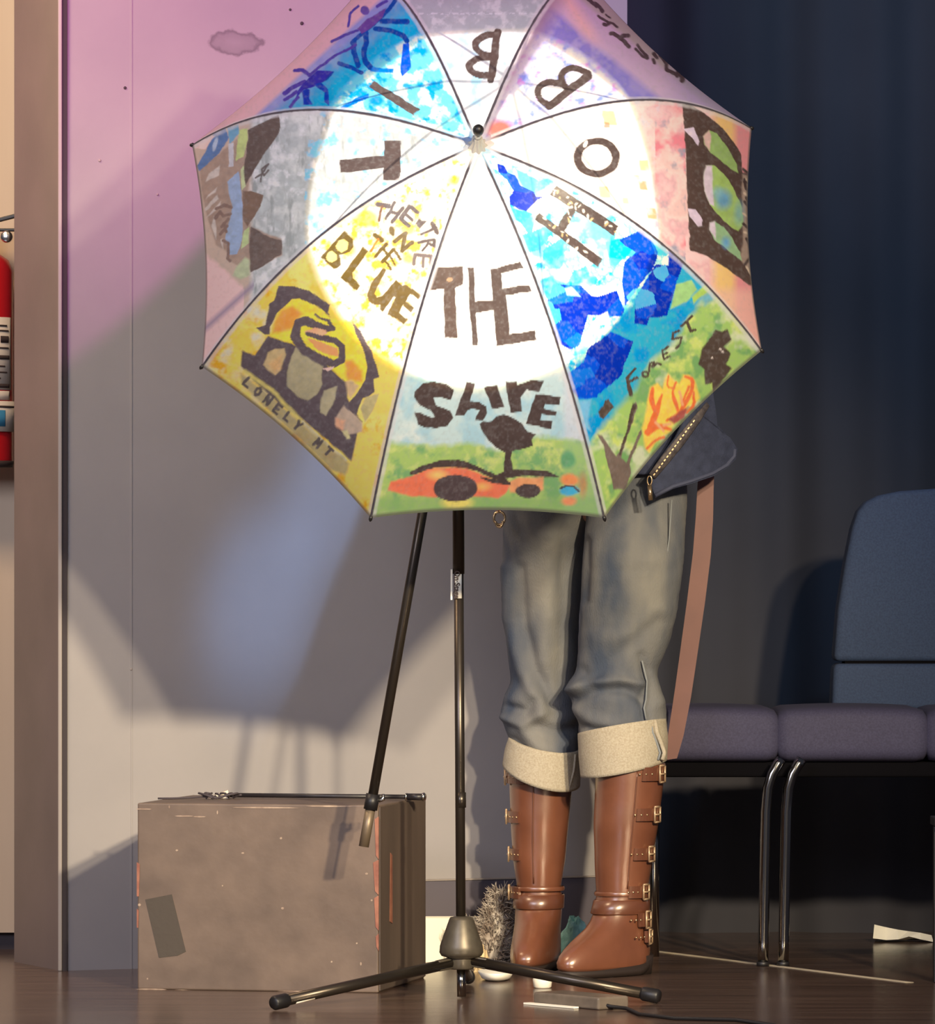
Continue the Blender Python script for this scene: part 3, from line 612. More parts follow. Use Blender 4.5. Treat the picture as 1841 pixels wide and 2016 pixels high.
def art_THE(A):
    x, y = A.x, A.y
    A.base((236, 232, 222), (226, 230, 226), (238, 234, 226), size=40, seed=31)
    sky = np.clip((y - 715) / 30, 0, 1); A.mixc(sky * .95, (182, 206, 200)); A.mixc(sky * (fbm(x, y, 24, 32) - .5) * 4, (204, 216, 206)); A.mixc(sky * (fbm(x, y, 40, 38) - .5) * 5, (160, 196, 200))
    A.mixc(np.clip((x - 1105) / 12, 0, 1) * sky * .7, (196, 200, 204))
    hl = 862 + 10 * np.sin(x / 60) + 26 * np.clip((np.abs(x - 985) < 70) * 1.0, 0, 1) * np.cos((x - 985) / 45) ** 2 + 8 * (fbm(x, y, 12, 4) - .5)
    gm = np.clip((y - hl) / 12, 0, 1); A.mixc(gm, (158, 188, 104)); A.mixc(gm * (fbm(x, y, 22, 33) - .5) * 5, (188, 202, 118)); A.mixc(gm * (fbm(x, y, 26, 36) - .5) * 5, (116, 164, 104))
    A.mixc(np.clip((y - 972) / 14, 0, 1) * .8, (134, 174, 104)); A.mixc(gm * np.clip((x - 1105) / 8, 0, 1) * .6, (146, 182, 120))
    A.ell(1118, 905, 15, 18, (100, 158, 110), soft=7)
    for p in (((1530, 145), (1695, 140), (1690, 245), (1645, 265), (1660, 570), (1580, 570), (1575, 270), (1490, 285)),): A.poly(zC(*p), (86, 72, 64))
    A.poly(zD((60, 135), (95, 135), (102, 320), (118, 575), (86, 575), (70, 330)), (80, 68, 62)); A.poly(zD((98, 325), (215, 320), (215, 375), (102, 392)), (80, 68, 62))
    A.poly(zD((190, 145), (355, 100), (375, 140), (250, 165), (255, 252), (405, 232), (425, 272), (275, 292), (298, 510), (440, 490), (450, 545), (225, 578), (212, 420), (200, 300)), (80, 68, 62))
    A.ell(*zC((1612, 215))[0], 6, 4, (160, 130, 100))
    for p in (((370, 200), (430, 135), (520, 120), (610, 140), (668, 190), (640, 260), (560, 240), (510, 245), (530, 300), (640, 340), (660, 390), (620, 450), (540, 470), (440, 465), (395, 440), (370, 345), (420, 360), (500, 395), (520, 385), (490, 340), (400, 290), (365, 235)),
              ((765, 118), (830, 130), (790, 270), (850, 275), (915, 310), (915, 360), (885, 415), (825, 410), (860, 340), (810, 320), (770, 335), (740, 380), (675, 378)),
              ((890, 165), (990, 148), (1048, 312), (960, 328)), ((1052, 120), (1140, 118), (1145, 150), (1250, 105), (1345, 120), (1310, 195), (1220, 180), (1170, 240), (1182, 345), (1095, 352)),
              ((1285, 212), (1478, 240), (1460, 300), (1360, 290), (1345, 325), (1445, 345), (1440, 380), (1330, 365), (1315, 405), (1415, 420), (1400, 478), (1210, 440))): A.poly(zJ(*p), K)
    A.poly(zJ((340, 800), (420, 760), (560, 712), (690, 708), (790, 735), (900, 790), (990, 822), (1045, 805), (1050, 660), (1010, 630), (930, 570), (870, 480), (862, 440), (890, 418), (950, 420), (985, 380), (1040, 370), (1100, 385), (1180, 440), (1220, 500), (1285, 520), (1255, 560), (1262, 610), (1180, 630), (1110, 645), (1098, 700), (1115, 785), (1250, 785), (1380, 800), (1470, 845), (1380, 845), (1240, 830), (1120, 840), (1060, 855), (1100, 890), (1080, 895), (960, 850), (850, 800), (740, 770), (620, 760), (520, 770), (400, 805), (345, 825)), K)
    A.poly(zJ((190, 880), (340, 835), (480, 775), (640, 762), (760, 775), (900, 830), (1000, 870), (1100, 895), (1060, 960), (1000, 1000), (850, 990), (520, 990), (330, 985), (170, 940)), (222, 116, 84), soft=4)
    A.mixc(np.clip(1 - np.hypot((x - 862) / 28, (y - 935) / 14), 0, 1) * 1.2, (238, 190, 110)); A.mixc(np.clip(1 - np.hypot((x - 950) / 24, (y - 958) / 12), 0, 1), (240, 180, 100))
    A.ell(900, 990, 30, 12, (236, 216, 110), soft=8, a=.8)
    A.poly(zJ((1080, 880), (1140, 850), (1340, 840), (1345, 930), (1300, 960), (1090, 960)), (228, 150, 104), soft=5, a=.9)
    A.ell(*zJ((680, 925))[0], 43, 27, (80, 68, 68)); A.ell(*zJ((1225, 945))[0], 25, 14, (80, 68, 66))
    A.line(zJ((870, 840), (960, 870), (1090, 890)), [3, 8, 5], K); A.line(zJ((345, 812), (520, 750), (690, 728), (850, 780), (990, 845)), [7, 9, 10, 8, 8], K)
    A.ell(*zJ((1540, 860))[0], 18, 11, (232, 140, 84), soft=6); A.ell(*zJ((1535, 1020))[0], 14, 8, (230, 144, 100), soft=6); A.ell(*zJ((1640, 900))[0], 8, 22, (190, 120, 84), soft=8, a=.7)
    A.ell(*zJ((1540, 940))[0], 19, 10, (70, 170, 208), soft=4); A.line(zJ((1470, 925), (1520, 905), (1570, 910), (1610, 945)), 4, (70, 66, 72))
    A.line(zJ((0, 1100), (300, 1105)), 2, (160, 170, 130), a=.4)

def art_BLUE(A):
    x, y = A.x, A.y
    A.base((240, 210, 92), (236, 200, 80), (244, 220, 116), size=36, seed=41)
    dd = np.hypot(x - 950, y - 404); ins = np.clip((362 - dd) / 14, 0, 1)  # yellow painted paler inside the bright disc, as its light bleaches it
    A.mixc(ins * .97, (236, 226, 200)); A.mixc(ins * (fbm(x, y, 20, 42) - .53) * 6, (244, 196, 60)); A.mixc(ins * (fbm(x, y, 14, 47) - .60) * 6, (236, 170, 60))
    for (cx, cy, r_) in ((722, 430, 22), (895, 355, 12), (803, 452, 14), (805, 510, 12), (688, 492, 12)): A.ell(cx, cy, r_, r_ * .8, (244, 186, 40), soft=9, a=.8)
    A.mixc(np.clip((560 - x + (y - 560) * .2) / 30, 0, 1) * (fbm(x, y, 28, 44) - .52) * 4 * (1 - ins), (216, 210, 176)); A.mixc(np.clip((y - 700) / 60, 0, 1) * .45, (240, 212, 112))
    A.mixc((fbm(x, y, 24, 49) - .6) * 6 * (1 - ins), (236, 170, 40))
    C = (104, 86, 42); Cd = (88, 74, 62)
    def ring_B(o, *h): A.poly(zL(*o), C); [A.poly(zL(*q), (244, 220, 130)) for q in h]
    ring_B(((515, 620), (620, 720), (630, 830), (580, 890), (455, 930), (465, 1060), (420, 1100), (370, 1110), (200, 965)), ((400, 820), (440, 750), (500, 725), (555, 770), (550, 860), (480, 895), (430, 870)), ((275, 970), (310, 890), (360, 875), (415, 930), (410, 1000), (350, 1035), (300, 1020)))
    A.poly(zL((750, 830), (825, 885), (620, 1160), (630, 1230), (718, 1325), (668, 1400), (460, 1230)), C)
    A.poly(zL((1015, 1100), (1055, 1130), (950, 1320), (905, 1430), (940, 1480), (1010, 1460), (1185, 1248), (1260, 1330), (1310, 1315), (1510, 1455), (1470, 1510), (1360, 1440), (1305, 1530), (1412, 1610), (1375, 1675), (1270, 1580), (1225, 1690), (1328, 1760), (1280, 1830), (1070, 1700), (1180, 1480), (1150, 1470), (1015, 1675), (975, 1640), (980, 1580), (900, 1585), (820, 1530), (805, 1440), (860, 1300)), (108, 90, 52))
    A.line(zL((945, 275), (1085, 300)), 10, Cd); A.line(zL((1005, 300), (960, 490)), 5, (110, 74, 40))
    A.line(zL((1160, 260), (1050, 470)), 6, Cd); A.line(zL((1270, 330), (1135, 510)), 7, Cd); A.line(zL((1120, 370), (1215, 410)), 7, Cd)
    A.line(zL((1460, 380), (1355, 300), (1240, 470), (1345, 555)), 8, Cd); A.line(zL((1300, 400), (1390, 480)), 7, Cd)
    A.poly(zL((1435, 530), (1480, 460), (1520, 495), (1585, 495), (1530, 545), (1480, 600)), Cd)
    A.line(zL((1650, 530), (1710, 640)), 9, Cd); A.line(zL((1680, 590), (1505, 670)), 5, Cd); A.line(zL((1480, 770), (1680, 740), (1685, 830), (1600, 780)), 6, Cd); A.line(zL((1600, 790), (1525, 880)), 4, Cd)
    A.line(zL((1410, 1055), (1435, 930), (1640, 955), (1635, 1080)), 7, (112, 98, 90)); A.line(zL((1535, 950), (1525, 1080)), 6, (112, 98, 90))
    A.ell(*zL((1128, 625))[0], 6, 10, C, rot=-.3); A.line(zL((1160, 760), (1310, 650), (1255, 880), (1395, 770)), 8, C)
    A.line(zL((905, 680), (1000, 740)), 9, C); A.line(zL((950, 730), (850, 885)), 4, (200, 120, 50))
    A.line(zL((1060, 790), (915, 945)), 7, C); A.line(zL((1150, 860), (1005, 1025)), 7, C); A.line(zL((1020, 850), (1090, 940)), 6, C); A.line(zL((1150, 860), (1240, 985)), 6, C); A.line(zL((1100, 940), (1165, 1060)), 5, C); A.line(zL((1040, 1010), (1115, 1120)), 5, C)
    # lower picture
    A.poly(zM((700, 470), (720, 380), (770, 260), (880, 160), (960, 130), (1120, 200), (1260, 310), (1440, 340), (1560, 620), (1590, 760), (1540, 900), (1400, 1020), (1180, 940), (900, 560)), (246, 214, 70), soft=6)
    A.poly(zM((720, 450), (740, 330), (800, 230), (900, 200), (1000, 270), (940, 320), (900, 400), (800, 430)), (236, 150, 70), soft=8, a=.9)
    A.poly(zM((1380, 700), (1440, 680), (1530, 780), (1530, 880), (1400, 870)), (238, 150, 70), soft=8, a=.9)
    G1 = (98, 86, 86)
    A.poly(zM((440, 600), (560, 640), (680, 470), (900, 540), (1180, 700), (1380, 880), (1400, 900), (1400, 1030), (1500, 1240), (1480, 1400), (1440, 1600), (1300, 1480), (1000, 1230), (760, 1060), (540, 860), (430, 740)), G1, soft=3)
    A.poly(zM((770, 10), (900, 15), (1060, 60), (1240, 180), (1225, 250), (1250, 300), (1120, 190), (960, 130), (900, 135), (830, 200), (760, 260), (700, 390), (690, 460), (650, 460), (570, 390), (660, 370), (680, 250), (690, 180), (740, 140)), G1)
    A.line(zM((1110, 270), (1150, 300), (1230, 330), (1270, 400), (1200, 400), (1020, 330), (950, 350), (925, 470), (1000, 590), (1120, 660), (1280, 720), (1350, 680), (1350, 560), (1290, 510), (1160, 480), (1040, 440)), [4, 4, 6, 9, 14, 17, 16, 20, 18, 18, 14, 14, 12, 12, 14, 10], G1)
    A.poly(zM((1000, 430), (1100, 390), (1200, 410), (1220, 440), (1170, 460), (1060, 430)), (242, 176, 130)); A.poly(zM((1030, 480), (1150, 520), (1310, 580), (1320, 650), (1240, 640), (1120, 590)), (242, 160, 100))
    A.poly(zM((640, 730), (680, 620), (740, 590), (830, 580), (840, 640), (790, 780), (740, 825), (680, 780)), (196, 172, 120), soft=3); A.poly(zM((690, 720), (800, 640), (800, 760), (740, 800)), (222, 172, 110), soft=8, a=.6)
    A.poly(zM((850, 800), (900, 640), (935, 570), (980, 630), (1080, 690), (1180, 740), (1160, 820), (1170, 900), (1120, 1000), (1040, 1050), (940, 1010), (850, 920)), (172, 162, 124), soft=3)
    A.poly(zM((1180, 960), (1310, 920), (1290, 1040), (1200, 1190), (1150, 1160), (1150, 1080)), (178, 168, 130), soft=3)
    A.poly(zM((1360, 1100), (1420, 1130), (1540, 1260), (1530, 1330), (1420, 1360), (1290, 1270), (1300, 1200)), (188, 166, 140), soft=4); A.poly(zM((1290, 1210), (1380, 1230), (1360, 1330), (1300, 1290)), (226, 170, 130), soft=6)
    A.poly(zM((1350, 1330), (1400, 1320), (1430, 1400), (1400, 1400)), (206, 196, 140), soft=3)
    A.poly(zM((1440, 340), (1520, 420), (1620, 600), (1690, 840), (1640, 860), (1640, 980), (1590, 1010), (1540, 1030), (1480, 1180), (1540, 1250), (1380, 1110), (1470, 1010), (1560, 860), (1580, 740), (1540, 580), (1470, 430)), G1)
    A.poly(zM((1560, 1020), (1640, 1000), (1690, 990), (1640, 1130), (1560, 1250), (1520, 1130)), (190, 176, 120), soft=3)
    A.poly(zM((1170, 760), (1280, 740), (1270, 760), (1220, 785)), (236, 196, 176)); A.poly(zM((1380, 880), (1430, 870), (1500, 920), (1430, 1030), (1400, 1000)), (206, 176, 130), soft=5)
    A.line(zM((470, 790), (720, 960), (970, 1230)), 8, (216, 200, 110), soft=4, a=.9); A.line(zM((990, 1240), (1200, 1440), (1390, 1590)), 6, (212, 200, 150), soft=2)
    A.poly(zM((430, 800), (700, 1010), (960, 1240), (1280, 1510), (1420, 1620), (1380, 1720), (1260, 1690), (1000, 1440), (700, 1150), (440, 900)), (170, 158, 116), soft=6, a=.85)
    A.word('LONELY MT', *zM((455, 905))[0], 1.0, .86, 17, 26, 5.5, (92, 84, 82), a=.95)

def art_T(A):
    x, y = A.x, A.y
    A.base((190, 196, 190), (170, 176, 172), (206, 208, 200), size=34, seed=61)
    A.mixc((fbm(x, y, 18, 62) - .55) * 5, (214, 214, 210)); A.mixc((fbm(x * 1.6, y * .5, 20, 63) - .58) * 5, (150, 156, 152))
    A.mixc((fbm(x, y, 20, 66) - .58) * 6 * (x > 600), (120, 190, 225))
    for (cx, cy) in ((612, 430), (632, 425), (620, 445), (690, 275), (735, 280)): A.ell(cx, cy, 6, 7, (90, 175, 225), soft=5, a=.6)
    for p in (((1215, 850), (1318, 850), (1312, 1090), (1210, 1088)), ((945, 965), (1218, 940), (1218, 1015), (950, 1045))): A.poly(zA(*p), (84, 72, 68))
    A.mixc(np.clip((500 - x) / 12, 0, 1) * .9, (196, 172, 150))
    Br, Lt = (140, 120, 108), (200, 190, 176)
    A.poly(zH((110, 640), (200, 560), (380, 420), (560, 280), (600, 640), (560, 860), (590, 1180), (880, 1300), (890, 1450), (620, 1600), (480, 1560), (400, 1500), (380, 1430), (260, 1350), (210, 1180), (160, 1000), (130, 850)), (164, 142, 124), soft=4)
    A.poly(zH((570, 270), (860, 120), (872, 240), (850, 320), (740, 470), (640, 620), (545, 790), (525, 640), (560, 420)), (100, 86, 78))
    A.poly(zH((520, 840), (600, 850), (715, 885), (690, 990), (600, 1120), (560, 1180), (520, 1100)), (126, 104, 88)); A.poly(zH((595, 1180), (700, 1240), (820, 1300), (885, 1310), (885, 1440), (700, 1560), (590, 1620), (580, 1400)), (108, 94, 86))
    A.poly(zH((370, 750), (480, 660), (500, 800), (520, 1000), (515, 1300), (470, 1440), (390, 1450), (350, 1290), (420, 1000), (385, 880)), (152, 172, 196)); A.poly(zH((460, 440), (480, 270), (570, 250), (555, 420), (520, 520), (450, 560)), (186, 200, 128)); A.poly(zH((500, 640), (530, 600), (545, 800), (510, 840)), (190, 200, 150))
    A.poly(zH((500, 1400), (530, 1220), (580, 1180), (575, 1340)), (182, 198, 140)); A.poly(zH((460, 1560), (540, 1470), (580, 1500), (585, 1640), (500, 1680), (430, 1640)), (180, 190, 150), soft=5)
    A.poly(zH((90, 600), (170, 470), (270, 250), (350, 230), (385, 330), (340, 430), (180, 600), (110, 660)), (92, 122, 164)); A.poly(zH((380, 250), (480, 215), (480, 300), (430, 370), (390, 400)), (110, 160, 184)); A.ell(*zH((260, 400))[0], 4, 14, (170, 185, 200), rot=.3)
    A.poly(zH((20, 400), (120, 350), (255, 320), (170, 450), (60, 440)), (232, 196, 184)); A.poly(zH((380, 400), (430, 390), (430, 610), (385, 620)), (190, 190, 190))
    for p in (((170, 760), (190, 690), (300, 600), (290, 700)), ((170, 920), (200, 880), (280, 810), (260, 860)), ((160, 1010), (280, 880), (290, 920), (170, 1040)), ((170, 1100), (310, 940), (300, 1000)), ((220, 1180), (250, 1080), (270, 1200), (260, 1300)), ((300, 1300), (330, 1290), (330, 1400))): A.poly(zH(*p), Lt, soft=2)
    for p in (((270, 1010), (340, 980), (410, 1000)), ((260, 1100), (300, 1040), (330, 1080), (400, 1060)), ((320, 1180), (380, 1110)), ((340, 1150), (360, 1230)), ((300, 1250), (370, 1180)), ((330, 1310), (380, 1340), (380, 1480), (400, 1500))): A.line(zH(*p), 6, (134, 112, 100))
    A.mixc(np.clip((y - 470 - (x - 380) * .9 + 20 * (fbm(x, y, 20, 3) - .5)) / 14, 0, 1) * (x < 480), (226, 190, 182)); A.mixc(np.clip((1 - np.abs((y - 560) - (500 - x) * .9) / 14), 0, 1) * (x < 500) * .8, (140, 126, 150))
    A.line(zH((640, 720), (700, 690), (760, 590), (700, 640), (720, 700), (760, 650)), 4, (104, 96, 92)); A.line(zH((700, 690), (690, 760)), 3, (104, 96, 92))

def art_I(A):
    x, y = A.x, A.y
    A.base((0, 150, 192), (10, 164, 200), (30, 170, 205), size=40, seed=71)
    dd = np.hypot(x - 950, y - 404); ins = np.clip((362 - dd) / 10, 0, 1)  # cyan washed out within the disc, its light put into the colour
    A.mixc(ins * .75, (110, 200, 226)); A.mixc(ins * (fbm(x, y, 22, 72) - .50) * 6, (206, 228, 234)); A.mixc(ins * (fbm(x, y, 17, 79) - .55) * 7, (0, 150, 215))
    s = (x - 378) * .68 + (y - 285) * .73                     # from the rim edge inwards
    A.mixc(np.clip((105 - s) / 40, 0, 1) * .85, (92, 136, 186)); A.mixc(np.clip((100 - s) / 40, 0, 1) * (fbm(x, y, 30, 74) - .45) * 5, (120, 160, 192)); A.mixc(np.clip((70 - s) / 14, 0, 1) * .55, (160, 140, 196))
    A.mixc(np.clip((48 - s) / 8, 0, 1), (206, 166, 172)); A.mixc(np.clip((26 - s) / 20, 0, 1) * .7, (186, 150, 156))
    Dk, Vi = (0, 66, 150), (72, 58, 150)
    for p, w_ in ((((1480, 0), (1440, 80), (1340, 170), (1200, 290), (1060, 420)), 9), (((1350, 210), (1450, 210), (1600, 215)), 11), (((1290, 280), (1440, 300), (1560, 350), (1600, 400)), 11), (((1190, 320), (1200, 420), (1180, 520), (1190, 600), (1240, 660)), 12), (((1080, 410), (1080, 510), (1110, 600), (1120, 640)), 12), (((930, 620), (1050, 660), (1150, 710)), 9)): A.line(zI(*p), w_ * .9, Dk)
    for p, w_ in ((((1120, 60), (1040, 130), (1020, 260)), 5), (((1400, 10), (1310, 60)), 7), (((860, 410), (1000, 340), (1110, 300)), 6), (((640, 740), (760, 640), (900, 540), (1100, 440)), 6), (((500, 690), (580, 690), (640, 740)), 8), (((400, 920), (480, 860), (600, 800)), 9), (((400, 980), (520, 900)), 7), (((460, 1050), (500, 980), (530, 950)), 7)): A.line(zI(*p), w_ * .9, Vi)
    A.poly(zI((1110, 280), (1200, 190), (1340, 110), (1400, 80), (1350, 180), (1220, 290), (1150, 330)), (96, 64, 140)); A.ell(*zI((1185, 105))[0], 9, 9, (96, 76, 150))
    A.poly(zI((560, 850), (640, 760), (720, 690), (880, 700), (860, 740), (780, 800), (700, 850), (600, 880), (500, 960)), (44, 40, 150)); A.poly(zI((570, 900), (620, 870), (650, 880), (640, 960), (670, 1030), (580, 1030)), (10, 50, 160)); A.poly(zI((700, 830), (760, 810), (830, 880), (840, 960), (830, 1040), (790, 1000), (790, 910), (720, 860)), (0, 56, 160)); A.poly(zI((780, 800), (870, 700), (880, 710), (820, 780)), Dk)
    A.poly(zI((1560, 430), (1620, 420), (1635, 660), (1550, 750), (1530, 700)), (0, 84, 214)); A.poly(zI((1260, 660), (1470, 670), (1460, 710), (1240, 700)), (0, 116, 204)); A.poly(zI((950, 1050), (1100, 960), (1230, 910), (1220, 960), (1110, 1010), (960, 1080)), (0, 110, 214)); A.ell(*zI((1300, 990))[0], 14, 9, (10, 140, 214), soft=5)
    A.poly(zI((1275, 795), (1725, 1070), (1660, 1130), (1225, 850)), (84, 74, 70))

def art_B(A):
    x, y = A.x, A.y
    A.base((196, 204, 204), (180, 190, 190), (206, 210, 208), size=36, seed=81); out = np.clip((66 - y) / 12, 0, 1)
    A.mixc((fbm(x, y, 26, 82) - .56) * 5 * (1 - out), (150, 196, 220)); A.mixc(out * .8, (156, 166, 164)); A.mixc(out * (fbm(x, y, 14, 84) - .52) * 5, (192, 198, 194)); A.mixc(np.clip((1 - np.abs(y - 27) / 3), 0, 1) * (fbm(x, y, 6, 85) > .5) * .7, (214, 218, 214))
    letter_B(A, zB((228, 182), (192, 450)), zB((225, 196), (165, 196), (115, 225), (98, 262), (128, 300), (170, 312), (215, 312)), zB((215, 325), (120, 328), (72, 358), (66, 390), (96, 420), (195, 432)), 15, 13)

def art_B2(A):
    x, y = A.x, A.y
    A.base((148, 136, 192), (128, 120, 190), (164, 152, 196), size=34, seed=91)
    dd = np.hypot(x - 950, y - 404); ins = np.clip((362 - dd) / 12, 0, 1)  # violet whitened within the disc to mimic the light falling there
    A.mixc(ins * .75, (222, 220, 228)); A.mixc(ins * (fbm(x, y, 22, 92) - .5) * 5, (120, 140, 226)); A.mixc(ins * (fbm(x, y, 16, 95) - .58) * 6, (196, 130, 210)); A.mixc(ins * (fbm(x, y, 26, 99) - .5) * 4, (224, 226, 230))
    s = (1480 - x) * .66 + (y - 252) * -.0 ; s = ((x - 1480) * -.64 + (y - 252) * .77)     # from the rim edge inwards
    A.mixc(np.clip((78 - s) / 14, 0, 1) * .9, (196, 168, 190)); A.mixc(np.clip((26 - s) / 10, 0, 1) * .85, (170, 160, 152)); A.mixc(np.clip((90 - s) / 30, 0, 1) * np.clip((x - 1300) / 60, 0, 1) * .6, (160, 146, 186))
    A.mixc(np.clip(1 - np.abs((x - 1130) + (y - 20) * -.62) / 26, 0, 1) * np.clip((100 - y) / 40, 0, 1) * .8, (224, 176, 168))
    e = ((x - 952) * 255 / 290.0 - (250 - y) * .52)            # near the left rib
    A.mixc(np.clip((1 - (x - (952 + (250 - y) * .56)) / 34.0), 0, 1) * .75, (150, 120, 128))  # mauve shadow band of the shaft, painted into the panel colour
    A.mixc(np.clip(1 - np.hypot((x - 985) / 34, (y - 258) / 30), 0, 1) * 2, (196, 106, 92))
    A.line(zB((745, 430), (522, 600)), 16, K)
    A.line(zB((745, 415), (665, 380), (600, 400), (585, 450), (620, 500)), 13, K, sm=2); A.line(zB((600, 480), (520, 458), (455, 495), (460, 555), (530, 600)), 13, K, sm=2)
    D = (82, 66, 70)
    for p, w_ in ((((1610, 1300), (1690, 1380), (1690, 1460)), 12), (((1600, 1380), (1560, 1340), (1480, 1300), (1420, 1280)), 9), (((1400, 1270), (1400, 1150), (1340, 1050), (1290, 990)), 9), (((1170, 970), (1230, 1040)), 9), (((1160, 1080), (1180, 1140)), 7), (((1060, 1060), (960, 1010), (900, 940), (850, 890)), 7), (((1050, 1030), (980, 940), (910, 850), (880, 810)), 7), (((720, 840), (620, 740), (500, 650), (450, 610), (400, 610)), 10), (((560, 700), (620, 640), (700, 640)), 10), (((160, 290), (260, 350), (350, 410), (440, 430), (520, 480)), 6), (((270, 440), (320, 460), (380, 420)), 8), (((110, 60), (180, 130), (240, 210)), 8), (((300, 260), (380, 320)), 4), (((-60, -60), (40, 30), (130, 120)), 8)):
        A.line(zN(*p), w_ * .85, D)

ARTS = [art_O, art_H, art_THE, art_BLUE, art_T, art_I, art_B, art_B2]
LBL = ['pink panel lettered O with a dark painted picture at its rim', 'blue tissue panel lettered H over a green forest with a fire', 'panel lettered THE over green hills lettered Shire', 'yellow panel lettered Theatre in the Blue over a painted mountain',
       'grey panel lettered T with painted timber houses', 'cyan panel lettered I with dark spider shapes', 'pale grey panel lettered B', 'violet panel lettered B with a line of small writing']
M_can = bpy.data.materials.new('painted_canopy_film'); M_can.use_nodes = True
nt = M_can.node_tree; nt.nodes.clear()
at = nt.nodes.new('ShaderNodeAttribute'); at.attribute_name = 'paint'
df = nt.nodes.new('ShaderNodeBsdfDiffuse'); tr = nt.nodes.new('ShaderNodeBsdfTranslucent'); gl = nt.nodes.new('ShaderNodeBsdfGlossy'); gl.inputs['Roughness'].default_value = .35
m1 = nt.nodes.new('ShaderNodeMixShader'); m2 = nt.nodes.new('ShaderNodeMixShader'); m1.inputs[0].default_value = .42; m2.inputs[0].default_value = .03
ou = nt.nodes.new('ShaderNodeOutputMaterial')
for a_, b_ in ((at.outputs['Color'], df.inputs['Color']), (at.outputs['Color'], tr.inputs['Color']), (df.outputs[0], m1.inputs[1]), (tr.outputs[0], m1.inputs[2]), (m1.outputs[0], m2.inputs[1]), (gl.outputs[0], m2.inputs[2]), (m2.outputs[0], ou.inputs[0])): nt.links.new(a_, b_)

U = thing('painted_umbrella', 'open umbrella with hand-painted lettered panels, lit from inside, held in front of the person', 'umbrella', tuple(UA))
def panel(i, nu, nv):
    u = np.linspace(0, 1, nu + 1)[None, :, None]; v = (np.linspace(0, 1, nv + 1) ** .92)[:, None, None]
    C = np.array(UC); Va, Vb, ax = np.array(RIM[i]), np.array(RIM[(i + 1) % 8]), np.array(UAX)
    sag = 1 - .030 * 4 * u * (1 - u) * v ** 3
    dirv = (Va - C) * (1 - u) + (Vb - C) * u
    P = C + dirv * v * sag + ax * (1 - v ** PW) - ax * (.028 * 4 * u * (1 - u) * v * (1 - v))
    P = P.reshape(-1, 3)
    d = P[:, 1] + 10; px = CX + P[:, 0] * F / d; py = HZ - (P[:, 2] - CZ) * F / d
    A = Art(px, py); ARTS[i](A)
    A.mixc((fbm(px, py, 5, 7, 2) - .5) * .5, (150, 150, 145))
    uu = np.broadcast_to(u, (nv + 1, nu + 1, 1)).reshape(-1); vv = np.broadcast_to(v, (nv + 1, nu + 1, 1)).reshape(-1)
    wpx = np.hypot(*(np.array(RIMPX[i]) - np.array(RIMPX[(i + 1) % 8]))) * vv
    e = np.minimum(uu, 1 - uu) * wpx + 1.6 * (fbm(px, py, 8, 15) - .5)
    A.mixc(np.clip((11 - e) / 4, 0, 1) * (.55 + .5 * (fbm(px, py, 10, 16) - .5)), (204, 200, 196))
    A.mixc(np.clip((3.2 - e) / 1.4, 0, 1) * np.clip((vv - .05) * 30, 0, 1), (84, 78, 82))
    A.mixc(np.clip((vv - .992) / .004, 0, 1) * .8, (96, 90, 84))
    idx = np.arange((nu + 1) * (nv + 1)).reshape(nv + 1, nu + 1)
    q = np.stack([idx[:-1, :-1], idx[:-1, 1:], idx[1:, 1:], idx[1:, :-1]], -1).reshape(-1, 4)
    me = bpy.data.meshes.new('canopy_panel'); nq = len(q)
    me.vertices.add(len(P)); me.vertices.foreach_set('co', (P - np.array(UA)).astype(np.float32).ravel())
    me.loops.add(nq * 4); me.loops.foreach_set('vertex_index', q.astype(np.int32).ravel())
    me.polygons.add(nq); me.polygons.foreach_set('loop_start', np.arange(0, nq * 4, 4, dtype=np.int32)); me.polygons.foreach_set('loop_total', np.full(nq, 4, np.int32))
    me.polygons.foreach_set('use_smooth', np.ones(nq, bool)); me.update()
    ca = me.color_attributes.new('paint', 'FLOAT_COLOR', 'POINT')
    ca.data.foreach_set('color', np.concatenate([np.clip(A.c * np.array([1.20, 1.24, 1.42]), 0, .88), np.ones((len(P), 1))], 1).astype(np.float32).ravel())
    me.materials.append(M_can)
    o = bpy.data.objects.new('canopy_panel', me); COL.objects.link(o); o.parent = U; o['label'] = LBL[i]
for i in range(8): panel(i, 250 if i < 5 else 190, 300 if i < 5 else 220)

M_rib = mat('umbrella_rib', (110, 112, 120), 0.35, 0.7); M_fer = mat('pale_ferrule', (190, 186, 178), 0.35, 0.3); M_grip = mat('black_grip', (26, 24, 26), 0.5)
sh = UA - UN * .30                      # runner on the shaft
for i in range(8):
    pts = [ribpt(i, r) - UN * .006 for r in np.linspace(.02, 1, 22)]
    G().tube(pts, .0022, 8).build('rib', M_rib, U)
    G().tube([sh, ribpt(i, .5) - UN * .008], .0018, 6).build('stretcher', M_rib, U)
    tip = ribpt(i, 1); dr = (tip - ribpt(i, .97)).normalized()
    G().tube([tip - dr * .004, tip + dr * .003, tip + dr * .007], [.0028, .0034, .0016], 8).build('rib_tip', M_black, U)
G().tube([UA - UN * .86, UA + UN * .01], .0048, 16).build('shaft', M_rib, U)
G().lathe(sh, UN, [(-.03, .008), (-.028, .011), (.012, .011), (.014, .008)], 20).build('runner', M_black, U)
